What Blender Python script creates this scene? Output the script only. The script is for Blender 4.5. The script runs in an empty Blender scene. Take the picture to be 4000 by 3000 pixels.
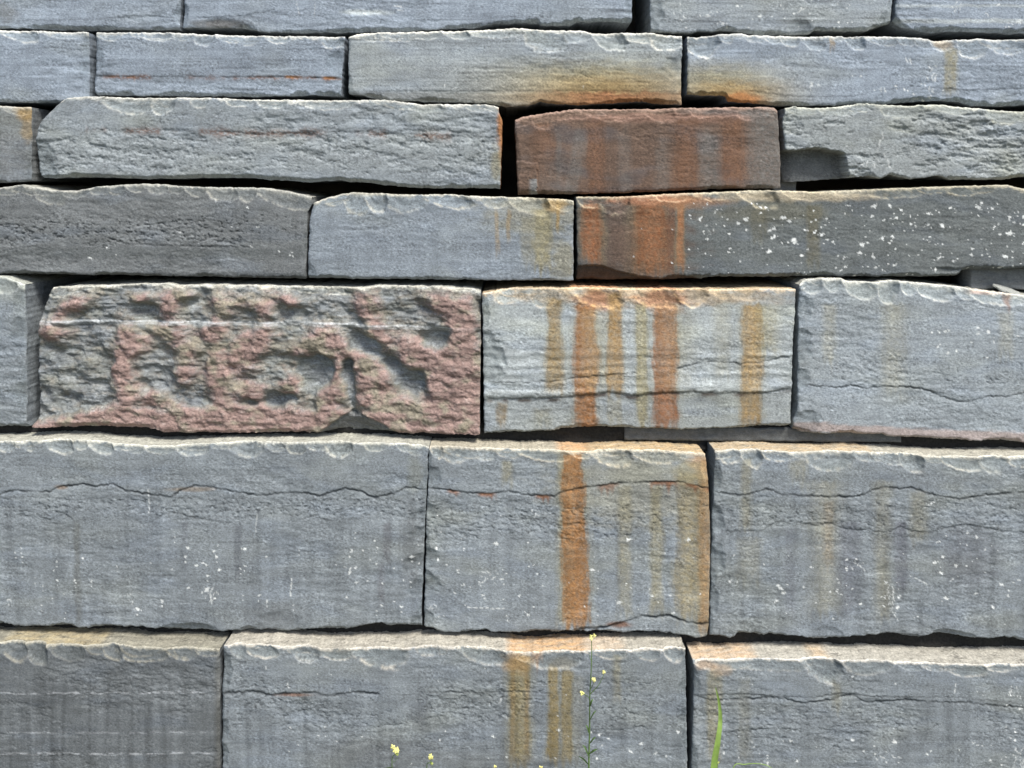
import bpy, math, random
import numpy as np

# ------------------------------------------------------------------ camera, world, sun
F = 2889.0            # focal length in photo pixels (4000 wide)
VH = 750.0            # photo row of eye level
D7 = 2.10             # distance to the face of the lowest course (m)
YROW = {7: 2.10, 6: 2.149, 5: 2.197, 4: 2.222, 3: 2.250, 2: 2.276, 1: 2.30, 0: 2.33}   # distance to the face of each course
ZC = 1.679            # eye height (m)

sc = bpy.context.scene
col = sc.collection
cam_d = bpy.data.cameras.new("camera")
cam = bpy.data.objects.new("camera", cam_d)
col.objects.link(cam)
cam.location = (0, 0, ZC)
cam.rotation_euler = (math.radians(90), 0, 0)
cam_d.sensor_width = 36
cam_d.lens = 36 * F / 4000
cam_d.shift_y = -(1500 - VH) / 4000
cam_d.clip_start = 0.05
cam_d.clip_end = 1000
sc.camera = cam

SUN_EL, SUN_AZ = 58.0, 143.0       # azimuth clockwise from +Y (view direction): from the right, behind the viewer
w = bpy.data.worlds.new("World"); sc.world = w; w.use_nodes = True
nt = w.node_tree
bg = nt.nodes["Background"]
sky = nt.nodes.new("ShaderNodeTexSky"); sky.sky_type = 'NISHITA'
sky.sun_disc = False
sky.sun_elevation = math.radians(SUN_EL)
sky.sun_rotation = math.radians(SUN_AZ)
sky.air_density = 1.0; sky.dust_density = 2.5; sky.ozone_density = 1.0
nt.links.new(sky.outputs[0], bg.inputs[0]); bg.inputs[1].default_value = 0.068

sd = bpy.data.lights.new("sun", 'SUN'); so = bpy.data.objects.new("sun", sd); col.objects.link(so)
sd.energy = 2.0; sd.angle = math.radians(18); sd.color = (1.0, 0.965, 0.90)
so.rotation_euler = (math.radians(90 - SUN_EL), 0, math.radians(180 - SUN_AZ))
so.location = (1, -1, 6)

vs = sc.view_settings
vs.view_transform = 'Standard'; vs.look = 'None'; vs.gamma = 1.0; vs.use_curve_mapping = False
vs.exposure = 1.33

# ------------------------------------------------------------------ noise
_r = np.random.RandomState(7)
_P = _r.permutation(256); _P = np.concatenate([_P, _P]).astype(np.int32)
_a = _r.rand(256) * 2 * np.pi
_GX = np.cos(_a).astype(np.float32); _GY = np.sin(_a).astype(np.float32)

def gn(x, y, seed=0):
    x = x + seed * 17.37 + 3000.0; y = y + seed * 9.71 + 3000.0
    xf = np.floor(x); yf = np.floor(y)
    xi = xf.astype(np.int32) & 255; yi = yf.astype(np.int32) & 255
    fx = (x - xf).astype(np.float32); fy = (y - yf).astype(np.float32)
    a = _P[xi]; b = _P[(xi + 1) & 255]; y1 = (yi + 1) & 255
    def g(h, dx, dy): return _GX[h] * dx + _GY[h] * dy
    u = fx * fx * fx * (fx * (fx * 6 - 15) + 10); v = fy * fy * fy * (fy * (fy * 6 - 15) + 10)
    n00 = g(_P[a + yi], fx, fy); n10 = g(_P[b + yi], fx - 1, fy)
    n01 = g(_P[a + y1], fx, fy - 1); n11 = g(_P[b + y1], fx - 1, fy - 1)
    n0 = n00 + (n10 - n00) * u; n1 = n01 + (n11 - n01) * u
    return (n0 + (n1 - n0) * v) * 1.45

def fbm(x, y, o=3, seed=0, gain=0.5, lac=2.07):
    s = 0; a = 1.0; t = 0
    for k in range(o):
        s = s + a * gn(x, y, seed + k * 5.3); t += a
        a *= gain; x = x * lac; y = y * lac
    return s / t * 1.35

def ss(a, b, x):
    t = np.clip((x - a) / (b - a), 0, 1); return t * t * (3 - 2 * t)

def interp(pts, x):
    p = np.array(pts, dtype=float); return np.interp(x, p[:, 0], p[:, 1])

def C(*c): return np.array(c, dtype=np.float32)
def lerp(a, b, m): return a + (b - a) * m[..., None]

# ------------------------------------------------------------------ colours (linear base colours)
BLUE = C(.214, .249, .292); BLUEG = C(.212, .236, .252); GREY = C(.186, .198, .202); DARK = C(.104, .115, .115)
PALE = C(.270, .293, .296); OLIVE = C(.215, .225, .190)
CREAM = C(.50, .47, .39); CREAMW = C(.52, .42, .27); CREAMO = C(.50, .34, .165)
RUST = C(.200, .085, .038); ORANGE = C(.30, .135, .050); OCHRE = C(.27, .185, .080); OLV = C(.215, .190, .110)
REDB = C(.112, .074, .054); PINK = C(.265, .175, .150); TAN = C(.245, .212, .155); WHITE = C(.80, .82, .80)

def streak(U, V, c, uc, w, v0, v1, color, al, taper=0.0, soft=.30, drift=0.0, seed=0):
    t = (V - v0) / max(v1 - v0, 1)
    uu = uc + drift * t + 5 * gn(V / 130, V * 0 + uc / 50, 31 + seed) + 2.5 * gn(V / 30, V * 0 + uc, 32 + seed)
    hw = w / 2 * (1 + taper * t) * (1 + .28 * gn(V / 150, V * 0 + uc, 58 + seed) + .10 * gn(V / 34, V * 0 + uc, 59 + seed))
    d = np.abs(U - uu) / hw + .16 * gn(U / 9, V / 50, 33 + seed) + .10 * gn(U / 5, V / 6, 35)
    soft = soft * 1.35
    fade = ss(-12, 10, V - v0 + 10 * gn(U / 20, V / 20, 36)) * (1 - ss(-60, 10, V - v1 + 40 * gn(U / 14, V / 90, 34)))
    m = (1 - ss(1 - soft, 1 + soft, d)) * fade
    m = m * (0.88 + .30 * gn(U / 16, V / 14, 37 + seed)) * (1 + .22 * gn(U / 50, V / 130, 39))
    core = color * 1.12 if w > 60 else color
    cc = lerp(np.broadcast_to(color * .92, U.shape + (3,)), core, 1 - ss(.1, .8, d))
    if al > .7:         # thin yellowish margin where the water spread
        c = lerp(c, C(.225, .205, .125), np.clip((1 - ss(.7, 1.9, d)) * fade * .42, 0, 1))
    return lerp(c, cc, np.clip(m * al, 0, 1))

def wash(U, V, c, uc, vc, ru, rv, color, al, n=.35, seed=0):
    d = np.sqrt(((U - uc) / ru) ** 2 + ((V - vc) / rv) ** 2) + n * fbm(U / 60, V / 30, 4, 41 + seed)
    m = 1 - ss(.35, 1.1, d)
    return lerp(c, color, m * al)

# ------------------------------------------------------------------ material
def stone_material():
    m = bpy.data.materials.new("stone"); m.use_nodes = True
    t = m.node_tree; N = t.nodes; L = t.links
    b = N["Principled BSDF"]; b.inputs["Roughness"].default_value = .82
    b.inputs["Specular IOR Level"].default_value = .35
    at = N.new("ShaderNodeAttribute"); at.attribute_name = "tint"
    tc = N.new("ShaderNodeTexCoord")
    mp = N.new("ShaderNodeMapping"); mp.inputs["Scale"].default_value = (1, 1, 1.9)
    L.new(tc.outputs["Object"], mp.inputs[0])
    def noise(s, d, r=.6):
        n = N.new("ShaderNodeTexNoise"); n.inputs["Scale"].default_value = s
        n.inputs["Detail"].default_value = d; n.inputs["Roughness"].default_value = r
        L.new(mp.outputs[0], n.inputs["Vector"]); return n
    n1 = noise(170, 5, .7); n2 = noise(560, 3, .6)
    def rng(n, a, b_, lo=.3, hi=.7):
        r = N.new("ShaderNodeMapRange"); r.inputs[1].default_value = lo; r.inputs[2].default_value = hi
        r.inputs[3].default_value = a; r.inputs[4].default_value = b_
        L.new(n.outputs[0], r.inputs[0]); return r
    r1 = rng(n1, .68, 1.32); r2 = rng(n2, .80, 1.20)
    mu = N.new("ShaderNodeMath"); mu.operation = 'MULTIPLY'
    L.new(r1.outputs[0], mu.inputs[0]); L.new(r2.outputs[0], mu.inputs[1])
    vm = N.new("ShaderNodeVectorMath"); vm.operation = 'SCALE'
    L.new(at.outputs["Color"], vm.inputs[0]); L.new(mu.outputs[0], vm.inputs["Scale"])
    L.new(vm.outputs[0], b.inputs["Base Color"])
    bp = N.new("ShaderNodeBump"); bp.inputs["Strength"].default_value = .40; bp.inputs["Distance"].default_value = .0022
    L.new(n1.outputs[0], bp.inputs["Height"])
    bp2 = N.new("ShaderNodeBump"); bp2.inputs["Strength"].default_value = .5; bp2.inputs["Distance"].default_value = .0008
    L.new(n2.outputs[0], bp2.inputs["Height"]); L.new(bp.outputs[0], bp2.inputs["Normal"])
    L.new(bp2.outputs[0], b.inputs["Normal"])
    return m
STONE = stone_material()

def simple_mat(name, rgb, rough=.8, n=30, var=.3):
    m = bpy.data.materials.new(name); m.use_nodes = True
    t = m.node_tree; b = t.nodes["Principled BSDF"]; b.inputs["Roughness"].default_value = rough
    no = t.nodes.new("ShaderNodeTexNoise"); no.inputs["Scale"].default_value = n; no.inputs["Detail"].default_value = 6
    tc = t.nodes.new("ShaderNodeTexCoord"); t.links.new(tc.outputs["Object"], no.inputs["Vector"])
    cr = t.nodes.new("ShaderNodeValToRGB")
    cr.color_ramp.elements[0].position = .3; cr.color_ramp.elements[1].position = .7
    cr.color_ramp.elements[0].color = tuple(c * (1 - var) for c in rgb) + (1,)
    cr.color_ramp.elements[1].color = tuple(min(1, c * (1 + var)) for c in rgb) + (1,)
    t.links.new(no.outputs[0], cr.inputs[0]); t.links.new(cr.outputs[0], b.inputs["Base Color"])
    return m

# ------------------------------------------------------------------ mesh helpers
def mesh_from(name, V, Q, color=None, mat=None, smooth=True):
    me = bpy.data.meshes.new(name)
    V = np.ascontiguousarray(V, dtype=np.float32); Q = np.ascontiguousarray(Q, dtype=np.int32)
    me.vertices.add(len(V)); me.vertices.foreach_set("co", V.ravel())
    me.loops.add(Q.size); me.loops.foreach_set("vertex_index", Q.ravel())
    me.polygons.add(len(Q)); me.polygons.foreach_set("loop_start", np.arange(0, Q.size, 4, dtype=np.int32))
    try: me.polygons.foreach_set("loop_total", np.full(len(Q), 4, dtype=np.int32))
    except Exception: pass
    me.update(calc_edges=True)
    me.polygons.foreach_set("use_smooth", np.full(len(Q), smooth, dtype=bool))
    if color is not None:
        ca = me.color_attributes.new("tint", 'FLOAT_COLOR', 'POINT')
        c4 = np.ones((len(V), 4), np.float32); c4[:, :3] = color
        ca.data.foreach_set("color", c4.ravel())
    if mat: me.materials.append(mat)
    me.update()
    return me

def link(name, me, parent=None):
    o = bpy.data.objects.new(name, me); col.objects.link(o)
    if parent: o.parent = parent
    return o

def patch_quads(idx, flip=False):
    a = idx[:-1, :-1].ravel(); b = idx[:-1, 1:].ravel(); c = idx[1:, 1:].ravel(); d = idx[1:, :-1].ravel()
    return np.stack([a, d, c, b] if not flip else [a, b, c, d], 1)

PITCH = 3.6
def samples(a, b, lo, hi, fine=PITCH, coarse=16.0):
    """sample positions in [a,b], fine inside [lo,hi], coarse outside, as fractions"""
    out = [a]; x = a
    while x < b:
        x += fine if (lo - 20 <= x <= hi + 20) else coarse
        out.append(min(x, b))
    o = np.unique(np.array(out)); return (o - a) / (b - a)

# ------------------------------------------------------------------ the setting
ground_n = 60
gx = np.concatenate([np.linspace(-200, -6, 20), np.linspace(-5.5, 5.5, 45), np.linspace(6, 200, 20)])
gy = np.concatenate([np.linspace(-200, -4, 16), np.linspace(-3.5, 3.2, 30), np.linspace(4, 200, 16)])
GX, GY_ = np.meshgrid(gx, gy)
GZ = .012 * fbm(GX * 1.1, GY_ * 1.1, 3, 5) * np.exp(-((GX / 8) ** 2)) - .012
gi = np.arange(GX.size).reshape(GX.shape)
gmat = simple_mat("soil", (.085, .085, .055), .95, 6, .35)
g = link("ground", mesh_from("ground", np.stack([GX.ravel(), GY_.ravel(), GZ.ravel()], 1), patch_quads(gi, True), None, gmat))
g["kind"] = "structure"

def box_mesh(name, x0, x1, y0, y1, z0, z1, mat):
    v = [(x, y, z) for z in (z0, z1) for y in (y0, y1) for x in (x0, x1)]
    q = [(0, 2, 3, 1), (4, 5, 7, 6), (0, 1, 5, 4), (2, 6, 7, 3), (0, 4, 6, 2), (1, 3, 7, 5)]
    return mesh_from(name, np.array(v), np.array(q), None, mat, False)
bank = link("earth_bank", box_mesh("earth_bank", -2.35, 2.35, 2.585, 9, -.2, 3.05, simple_mat("fill_soil", (.045, .040, .032), .95, 12, .4)))
bank["kind"] = "structure"

wall = bpy.data.objects.new("stone_wall", None); col.objects.link(wall); wall.location = (0, 2.1, 0)
wall["label"] = "dry-laid retaining wall of big blue-grey sedimentary blocks with orange rust streaks"
wall["category"] = "wall"

# ------------------------------------------------------------------ block builder
def build(row, L, R, T, B, label=None, seed=1, base=BLUEG, rough=1.15, flake=0.0, crinkle=None, chips=(), rnd=0, schip=.6,
          bchips=(), cracks=(), ledge=CREAM, ledge_st=(), bands=(), stains=(), specks=(), scr=(), extra=None, lowfreq=1.0,
          vstreak=0.0, olive=.35, rim=.8, coarse=False, name="stone_block", tone=1.0, dchip=1.0, rw=20):
    YR = YROW[row]; m = YR / F
    B = [(a, b - {6: -3, 5: 1, 4: 7, 3: 5, 2: 4, 1: 4}.get(row, 0)) for a, b in B]
    lx = lambda v: interp([(b, a) for a, b in L], v)
    rx = lambda v: interp([(b, a) for a, b in R], v)
    u0 = min(p[0] for p in T); u1 = max(p[0] for p in T)
    v0 = np.mean([p[1] for p in T]); v1 = np.mean([p[1] for p in B])
    fine = 14 if coarse else PITCH
    S = samples(u0, u1, 0, 4000, fine); Tt = samples(v0, v1, 0, 3000, fine)
    # outline with its own raggedness
    vv = v0 + (v1 - v0) * Tt
    n_l = lx(vv) + 3.0 * fbm(vv / 22, vv * 0, 4, seed + 1) + 1.8 * fbm(vv / 90, vv * 0, 2, seed + 2)
    n_r = rx(vv) + 3.0 * fbm(vv / 22, vv * 0 + 9, 4, seed + 3) + 1.8 * fbm(vv / 90, vv * 0, 2, seed + 4)
    U = n_l[:, None] + (n_r - n_l)[:, None] * S[None, :]
    top = interp(T, U) + 3.0 * fbm(U / 26, U * 0, 4, seed + 5) + 1.5 * gn(U / 8, U * 0, seed + 6)
    bot = interp(B, U) + 3.5 * fbm(U / 34, U * 0 + 3, 4, seed + 7) + 1.5 * gn(U / 8, U * 0, seed + 8)
    V = top + (bot - top) * Tt[:, None]
    rs = random.Random(seed * 77 + 5)
    nl = interp([(p[0], 0) for p in T], U)
    I = np.zeros_like(U)                                    # inset in metres
    dT = V - top; dB = bot - V; dL = U - n_l[:, None]; dR = n_r[:, None] - U
    I += lowfreq * (.0045 * fbm(U / 420, V / 240, 3, seed + 10))
    mid = fbm(U / 75, V / 26, 4, seed + 11)
    fin = fbm(U / 20, V / 9, 3, seed + 12, .6)
    I += rough * (.0016 * mid + .00095 * fin + .0004 * gn(U / 8, V / 5, seed + 9))
    if flake > 0:
        h = fbm(U / 95 + .35 * gn(U / 60, V / 60, seed), V / 38, 5, seed + 13, .55)
        q = h * 7; fq = np.floor(q); te = (fq + ss(.0, .30, q - fq)) / 7
        I += flake * .011 * te
    # cracks and crinkled bedding seams
    dark = np.zeros_like(U)
    for ck in cracks:
        pts, wd, dp, da = ck[:4]
        jit = ck[4] if len(ck) > 4 else 5
        cu0, cu1 = pts[0][0], pts[-1][0]
        vc = interp(pts, U) + jit * fbm(U / 18, U * 0 + pts[0][1], 3, seed + 14)
        ww = wd * (1 + .5 * gn(U / 28, U * 0, seed + 15))
        k = np.exp(-((V - vc) / ww) ** 2) * ss(cu0 - 6, cu0 + 12, U) * (1 - ss(cu1 - 12, cu1 + 6, U))
        k = k * (.75 + .5 * gn(U / 45, U * 0 + 4, seed + 16))
        k = np.clip(k, 0, 1)
        I += dp * k; dark = np.maximum(dark, da * k)
        # the rock under a seam stands back a hair
        I += .0009 * ss(-4, 8, V - vc) * (1 - ss(60, 160, V - vc)) * (ss(cu0, cu0 + 20, U) * (1 - ss(cu1 - 20, cu1, U)))
    if crinkle:
        z = np.zeros_like(U)
        for (cv, cw, ca) in crinkle:
            z = np.maximum(z, ca * (1 - ss(.5, 1.1, np.abs(V - interp(cv, U) if isinstance(cv, list) else V - cv) / cw + .4 * gn(U / 200, V / 60, seed + 17))))
        rg = 1 - np.abs(fbm(U / 34 + .5 * gn(U / 25, V / 25, seed + 18), V / 15, 3, seed + 19, .5)) * 3.2
        rgm = ss(.52, .95, rg) * ss(-.05, .30, gn(U / 24, V / 18, seed + 20) + .1)
        k = rgm * z
        I += .0024 * k; dark = np.maximum(dark, .42 * k)
        I += z * .0012 * fbm(U / 26, V / 14, 2, seed + 21)
    # conchoidal chips struck off the upper arris
    rimm = np.zeros_like(U); chipm = np.zeros_like(U)
    cl = [(a, b, c, 1.0) for (a, b, c) in chips]
    for k in range(rnd * 2):
        cx = rs.uniform(u0 + 10, u1 - 10); hw = rs.uniform(14, 95)
        tv = float(interp(T, cx)); cl.append((cx - hw, cx + hw, tv + rs.uniform(12, 46), rs.uniform(.4, .9)))
    for (a, b, vb, ds) in cl:
        uc = (a + b) / 2; hw = (b - a) / 2 * 1.12
        if hw < 2: continue
        tv = float(interp(T, uc)); hh = max((vb - tv) * rs.uniform(.62, 1.08), 10)
        sel = np.where((S * (u1 - u0) + u0 > a - 80) & (S * (u1 - u0) + u0 < b + 80))[0]
        if len(sel) < 2: continue
        c0, c1 = sel[0], sel[-1] + 1
        r1 = max(3, int(np.searchsorted(Tt * (v1 - v0), hh * 1.7 + 25)))
        u_ = U[:r1, c0:c1]; v_ = V[:r1, c0:c1]; t_ = top[:r1, c0:c1]
        sk = rs.uniform(-.2, .7)
        yy = (v_ - t_) / hh
        xx = (u_ - uc - sk * hw * (yy - .35)) / hw
        pw = rs.uniform(2.0, 2.7)
        r = (np.abs(xx) ** pw + np.abs(yy) ** pw) ** (1 / pw) + .10 * gn(u_ / 42, v_ / 26, seed + uc) + .035 * gn(u_ / 14, v_ / 10, seed)
        d0 = min(.026, .32 * hh * m) * ds * rs.uniform(.5, 1.25) * dchip
        rr_ = np.clip(r, 0, 1); tl = rs.uniform(.2, .6)
        dep = d0 * ((1 - tl) * (1 - rr_ ** rs.uniform(3, 7)) + tl * (1 - rr_) * (1.3 + rs.uniform(-.5, .5) * xx))
        dep += d0 * .05 * np.sin(r * 16 + rs.uniform(0, 6)) * ss(1, .8, r)
        cur = I[:r1, c0:c1]
        I[:r1, c0:c1] = np.maximum(cur, dep + .35 * cur)
        cm = 1 - ss(.93, 1.0, r)
        chipm[:r1, c0:c1] = np.maximum(chipm[:r1, c0:c1], cm)
        rm = np.exp(-((r - .95) / .075) ** 2) * ss(.1, .4, yy) * (1 - .75 * ss(.0, .8, xx)) * ss(-.5, .1, gn(u_ / 26, v_ / 26, seed + 3))
        rimm[:r1, c0:c1] = np.maximum(rimm[:r1, c0:c1] * (1 - cm * .6), rm * rs.uniform(.1, 1.0) ** .8)
    # side spalls
    sidem = np.zeros_like(U)
    for side, dd, ex in ((0, dL, L), (1, dR, R)):
        y = v0 + 15
        while y < v1 - 5:
            hh = rs.uniform(10, 80); wv = rs.uniform(.15, .8) * min(hh, 50) * schip
            if rs.random() < .72:
                r = np.sqrt((dd / max(wv, 3)) ** 2 + ((V - y - hh * .5) / hh * 1.25) ** 2) + .10 * gn(U / 20, V / 20, seed + 23)
                d0 = wv * m * rs.uniform(.15, .35)
                dep = d0 * (1 - np.clip(r, 0, 1) ** 3)
                I = np.maximum(I, dep + .6 * I); sidem = np.maximum(sidem, 1 - ss(.92, 1.0, r))
            y += hh * rs.uniform(.5, 1.2)
    for (side, a, b, wv, dep0) in [c for c in bchips if c[0] in 'LR']:
        dd = dL if side == 'L' else dR
        hh = (b - a) / 2
        r = np.sqrt((dd / wv) ** 2 + ((V - (a + b) / 2) / hh) ** 2) + .22 * gn(U / 30, V / 24, seed + 24 + a)
        dep = dep0 * .5 * (1 - np.clip(r, 0, 1) ** 2.0)
        I = np.maximum(I, dep + .5 * I); sidem = np.maximum(sidem, 1 - ss(.93, 1.0, r))
    # spalls off the lower arris
    x = u0
    while x < u1:
        hw = rs.uniform(30, 130); hh = rs.uniform(5, 17)
        if rs.random() < .75:
            r = np.sqrt(((U - x) / hw) ** 2 + (dB / hh) ** 2) + .3 * gn(U / 26, V / 30, seed + 26) + .1 * gn(U / 9, V / 9, seed)
            I = np.maximum(I, hh * m * 1.3 * (1 - np.clip(r, 0, 1) ** 2) + .7 * I)
        x += rs.uniform(30, 140)
    for (side, a, b, hv, dep0) in [c for c in bchips if c[0] == 'B']:
        r = np.sqrt(((U - (a + b) / 2) / ((b - a) / 2)) ** 2 + (dB / hv) ** 2) + .10 * gn(U / 30, V / 25, seed + 25)
        dep = dep0 * (1 - np.clip(r, 0, 1) ** 2.4)
        I = np.maximum(I, dep + .4 * I)
    # rounded arrises
    er = 5 * (1 + .7 * gn(U / 70, V / 70, seed + 27))
    for dd in (dT, dB, dL, dR):
        k = np.clip(1 - dd / (er * 1.6), 0, 1); I += .0020 * k * k
    # ---- base colour
    fineL = fbm(U / 10, V / 6, 3, seed + 30, .65)
    Lm = 1 + .20 * fbm(U / 330, V / 70, 3, seed + 31) + .20 * fbm(U / 70, V / 22, 3, seed + 32) + .44 * fineL * (.55 + .9 * ss(-.4, .5, gn(U / 150, V / 70, seed + 72)))
    fl = gn(U / 11, V / 5, seed + 70) * gn(U / 60, V / 40, seed + 71)
    Lm = Lm * (1 - .35 * ss(.16, .34, fl)) + .45 * ss(.17, .36, -fl)
    hz = gn(U / 500, V / 9, seed + 33) * gn(U / 260, V / 40, seed + 34); Lm = Lm + (.9 if row <= 2 else .4) * hz
    Lm = Lm * (1 + (.10 + vstreak) * fbm(U / 38, V / 420, 4, seed + 73) * ss(.0, .35, (V - v0) / (v1 - v0)))
    if vstreak: Lm = Lm * (1 - vstreak * ss(.0, .6, fbm(U / 46, V / 700, 3, seed + 35)) * ss(.1, .5, (V - v0) / (v1 - v0)))
    Lm = Lm * tone
    c = np.broadcast_to(base, U.shape + (3,)).copy()
    c = lerp(c, OLIVE * (base.sum() / OLIVE.sum()) * 1.05, olive * ss(-.1, .7, fbm(U / 380, V / 170, 3, seed + 36)))
    c = lerp(c, BLUE * (base.sum() / BLUE.sum()), .4 * ss(0, .6, fbm(U / 260, V / 90, 3, seed + 37)))
    for (bv, bw, bc, ba) in bands:
        vc = (interp(bv, U) if isinstance(bv, list) else bv) + 5 * fbm(U / 90, U * 0, 3, seed + 38)
        k = (1 - ss(.55, 1.25, np.abs(V - vc) / bw + .35 * fbm(U / 60, V / 9, 3, seed + 39)))
        c = lerp(c, bc, k * ba)
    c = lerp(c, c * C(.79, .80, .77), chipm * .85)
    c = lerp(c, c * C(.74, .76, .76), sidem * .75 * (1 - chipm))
    for st in stains:
        if st[0] == 's': c = streak(U, V, c, *st[1:], seed=seed)
        elif st[0] == 'w': c = wash(U, V, c, *st[1:], seed=seed)
        elif st[0] == 'g':      # wash that thickens towards one height: (u, v, ru, rv_up, color, a)
            _, uc, vb, ru, rv, cc, al = st
            k = np.exp(-((U - uc) / ru) ** 2) * ss(vb - rv, vb, V + 16 * fbm(U / 50, V / 20, 3, seed + 42))
            c = lerp(c, cc, np.clip(k * al, 0, 1))
        elif st[0] == 'l':      # rust held in a seam: pts, width, colour, amount, coverage
            _, pts, wd, cc, al, cov = st
            vc = interp(pts, U) + 5 * fbm(U / 18, U * 0 + pts[0][1], 3, seed + 14)
            wq = wd * (.5 + 1.1 * np.clip(.5 + gn(U / 70, U * 0, seed + 47), 0, 1))
            k = np.exp(-((V - vc - wd * .35) / wq) ** 2) * ss(-.12, .2, fbm(U / 150, U * 0 + 3, 3, seed + 48) + cov) * ss(-.6, .1, gn(U / 13, V / 5, seed + 49))
            c = lerp(c, cc, np.clip(k * al, 0, 1) * ss(pts[0][0], pts[0][0] + 12, U) * (1 - ss(pts[-1][0] - 12, pts[-1][0], U)))
        elif st[0] == 'd':      # rust weeping from a seam
            _, pts, ln, cc, al = st
            vc = interp(pts, U); run = ln * (.35 + 1.1 * np.clip(gn(U / 14, U * 0, seed + 43) + .35 * gn(U / 60, U * 0, 4), 0, 1))
            k = ss(-6, 0, V - vc) * (1 - ss(.1, 1, (V - vc) / np.maximum(run, 1)))
            k = k * ss(-.05, .45, gn(U / 75, U * 0, seed + 44)) * ss(pts[0][0], pts[0][0] + 15, U) * (1 - ss(pts[-1][0] - 15, pts[-1][0], U))
            c = lerp(c, cc, np.clip(k * al, 0, 1))
    cx = {}
    if extra: I, c, Lm, dark = extra(U, V, I, c, Lm, dark, seed, dT, dB, dL, dR)
    rc = lerp(np.broadcast_to(ledge, U.shape + (3,)), c * 1.9, np.full(U.shape, .35))
    c = lerp(c, rc, np.clip(rimm * 1.0 * rim, 0, 1))
    # weathered pale skin along the very arris
    aw = rw * (.75 + .9 * fbm(U / 70, U * 0, 3, seed + 46))
    ar = (1 - ss(.3, 1.0, (dT + 8 * fbm(U / 22, V / 8, 3, seed + 45)) / np.maximum(aw, 4))) * (1 - .6 * chipm * ss(3, 12, dT))
    c = lerp(c, rc * 1.15, np.clip(ar * rim * 1.1, 0, 1))
    c = c * np.clip(Lm, .30, 2.6)[..., None]
    for (a, b, s0, s1, n, r0, r1) in specks:
        rr = random.Random(seed + int(a))
        for k in range(n):
            su = rr.uniform(a, b); sv = rr.uniform(s0, s1); r_ = (r0 + (r1 - r0) * rr.random() ** 3.2) * .85
            i0 = np.searchsorted(Tt, (sv - v0 - 60) / (v1 - v0)); i1 = np.searchsorted(Tt, (sv - v0 + 60) / (v1 - v0))
            j0 = np.searchsorted(S, (su - u0 - 120) / (u1 - u0)); j1 = np.searchsorted(S, (su - u0 + 120) / (u1 - u0))
            if i1 - i0 < 1 or j1 - j0 < 1: continue
            uu = U[i0:i1, j0:j1]; v_ = V[i0:i1, j0:j1]
            an = rr.uniform(-.6, .6); el = rr.uniform(1, 2.0)
            dx = (uu - su); dy = (v_ - sv)
            e = np.sqrt(((dx * math.cos(an) + dy * math.sin(an)) / el) ** 2 + (dy * math.cos(an) - dx * math.sin(an)) ** 2)
            e = e * (1 + .75 * gn(uu / (r_ + 1.5), v_ / (r_ + 1.5), seed + k))
            k2 = (1 - ss(r_ * .7, r_ * 1.15, e)) * rr.uniform(.7, 1)
            c[i0:i1, j0:j1] = lerp(c[i0:i1, j0:j1], WHITE * rr.uniform(.9, 1.05), k2)
    for (a0, b0, a1, b1, wd_, al_) in scr:
        L_ = math.hypot(a1 - a0, b1 - b0); tx, ty = (a1 - a0) / L_, (b1 - b0) / L_
        p_ = (U - a0) * tx + (V - b0) * ty; q_ = -(U - a0) * ty + (V - b0) * tx + 3 * gn(p_ / 14, p_ * 0 + a0, 5)
        wd_ = wd_ * .72
        k_ = (1 - ss(wd_ * .4, wd_ * 1.1, np.abs(q_))) * ss(-4, 4, p_) * (1 - ss(L_ - 4, L_ + 4, p_)) * ss(-.35, .1, gn(U / 8, V / 8, seed + a0 % 91))
        c = lerp(c, WHITE, k_ * al_ * .75)
    c = c * (1 - dark)[..., None]
    # ---- assemble: front face, then the four faces running back
    def P(u, v, ins): return np.stack([(u - 2000) * m, YR + ins - 2.1, ZC - (v - VH) * m], -1)
    PF = P(U, V, I)
    nv, nu = U.shape
    idx = np.arange(nv * nu).reshape(nv, nu)
    verts = [PF.reshape(-1, 3)]; cols = [c.reshape(-1, 3)]; quads = [patch_quads(idx)]; base_i = nv * nu
    def side(border, idxb, axis, sgn, vis, flip, ccol, amp):
        nonlocal base_i
        nb = len(border)
        st = .0028 if (vis and not coarse) else .012
        deps = np.concatenate([np.arange(st, .125 if vis else .06, st), np.linspace(.14, .44, 5)])
        ar = []; cc = []
        s_ = np.arange(nb)
        along = border[:, 0] / m if axis == 2 else -border[:, 2] / m
        for d in deps:
            p = border.copy()
            bi = border[:, 1] - (YR - 2.1)
            p[:, 1] = (YR - 2.1) + np.maximum(bi + .001, 0) + (d if True else 0)
            yy = p[:, 1] / m
            f = min(1, d / .006)
            nz = fbm(along / 90, yy / 42, 4, seed + 50 + axis, .55) * amp + fbm(along / 20, yy / 14, 2, seed + 51) * amp * .22
            p[:, axis] += sgn * (nz - .3 * amp) * f
            ar.append(p)
            cc.append(ccol(along, yy, d, nz / amp))
        A = np.array(ar); n = A.shape[0]
        idn = base_i + np.arange(n * nb).reshape(n, nb)
        full = np.concatenate([idxb[None, :], idn], 0)
        verts.append(A.reshape(-1, 3)); cols.append(np.array(cc).reshape(-1, 3)); quads.append(patch_quads(full, flip)); base_i += n * nb
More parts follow.
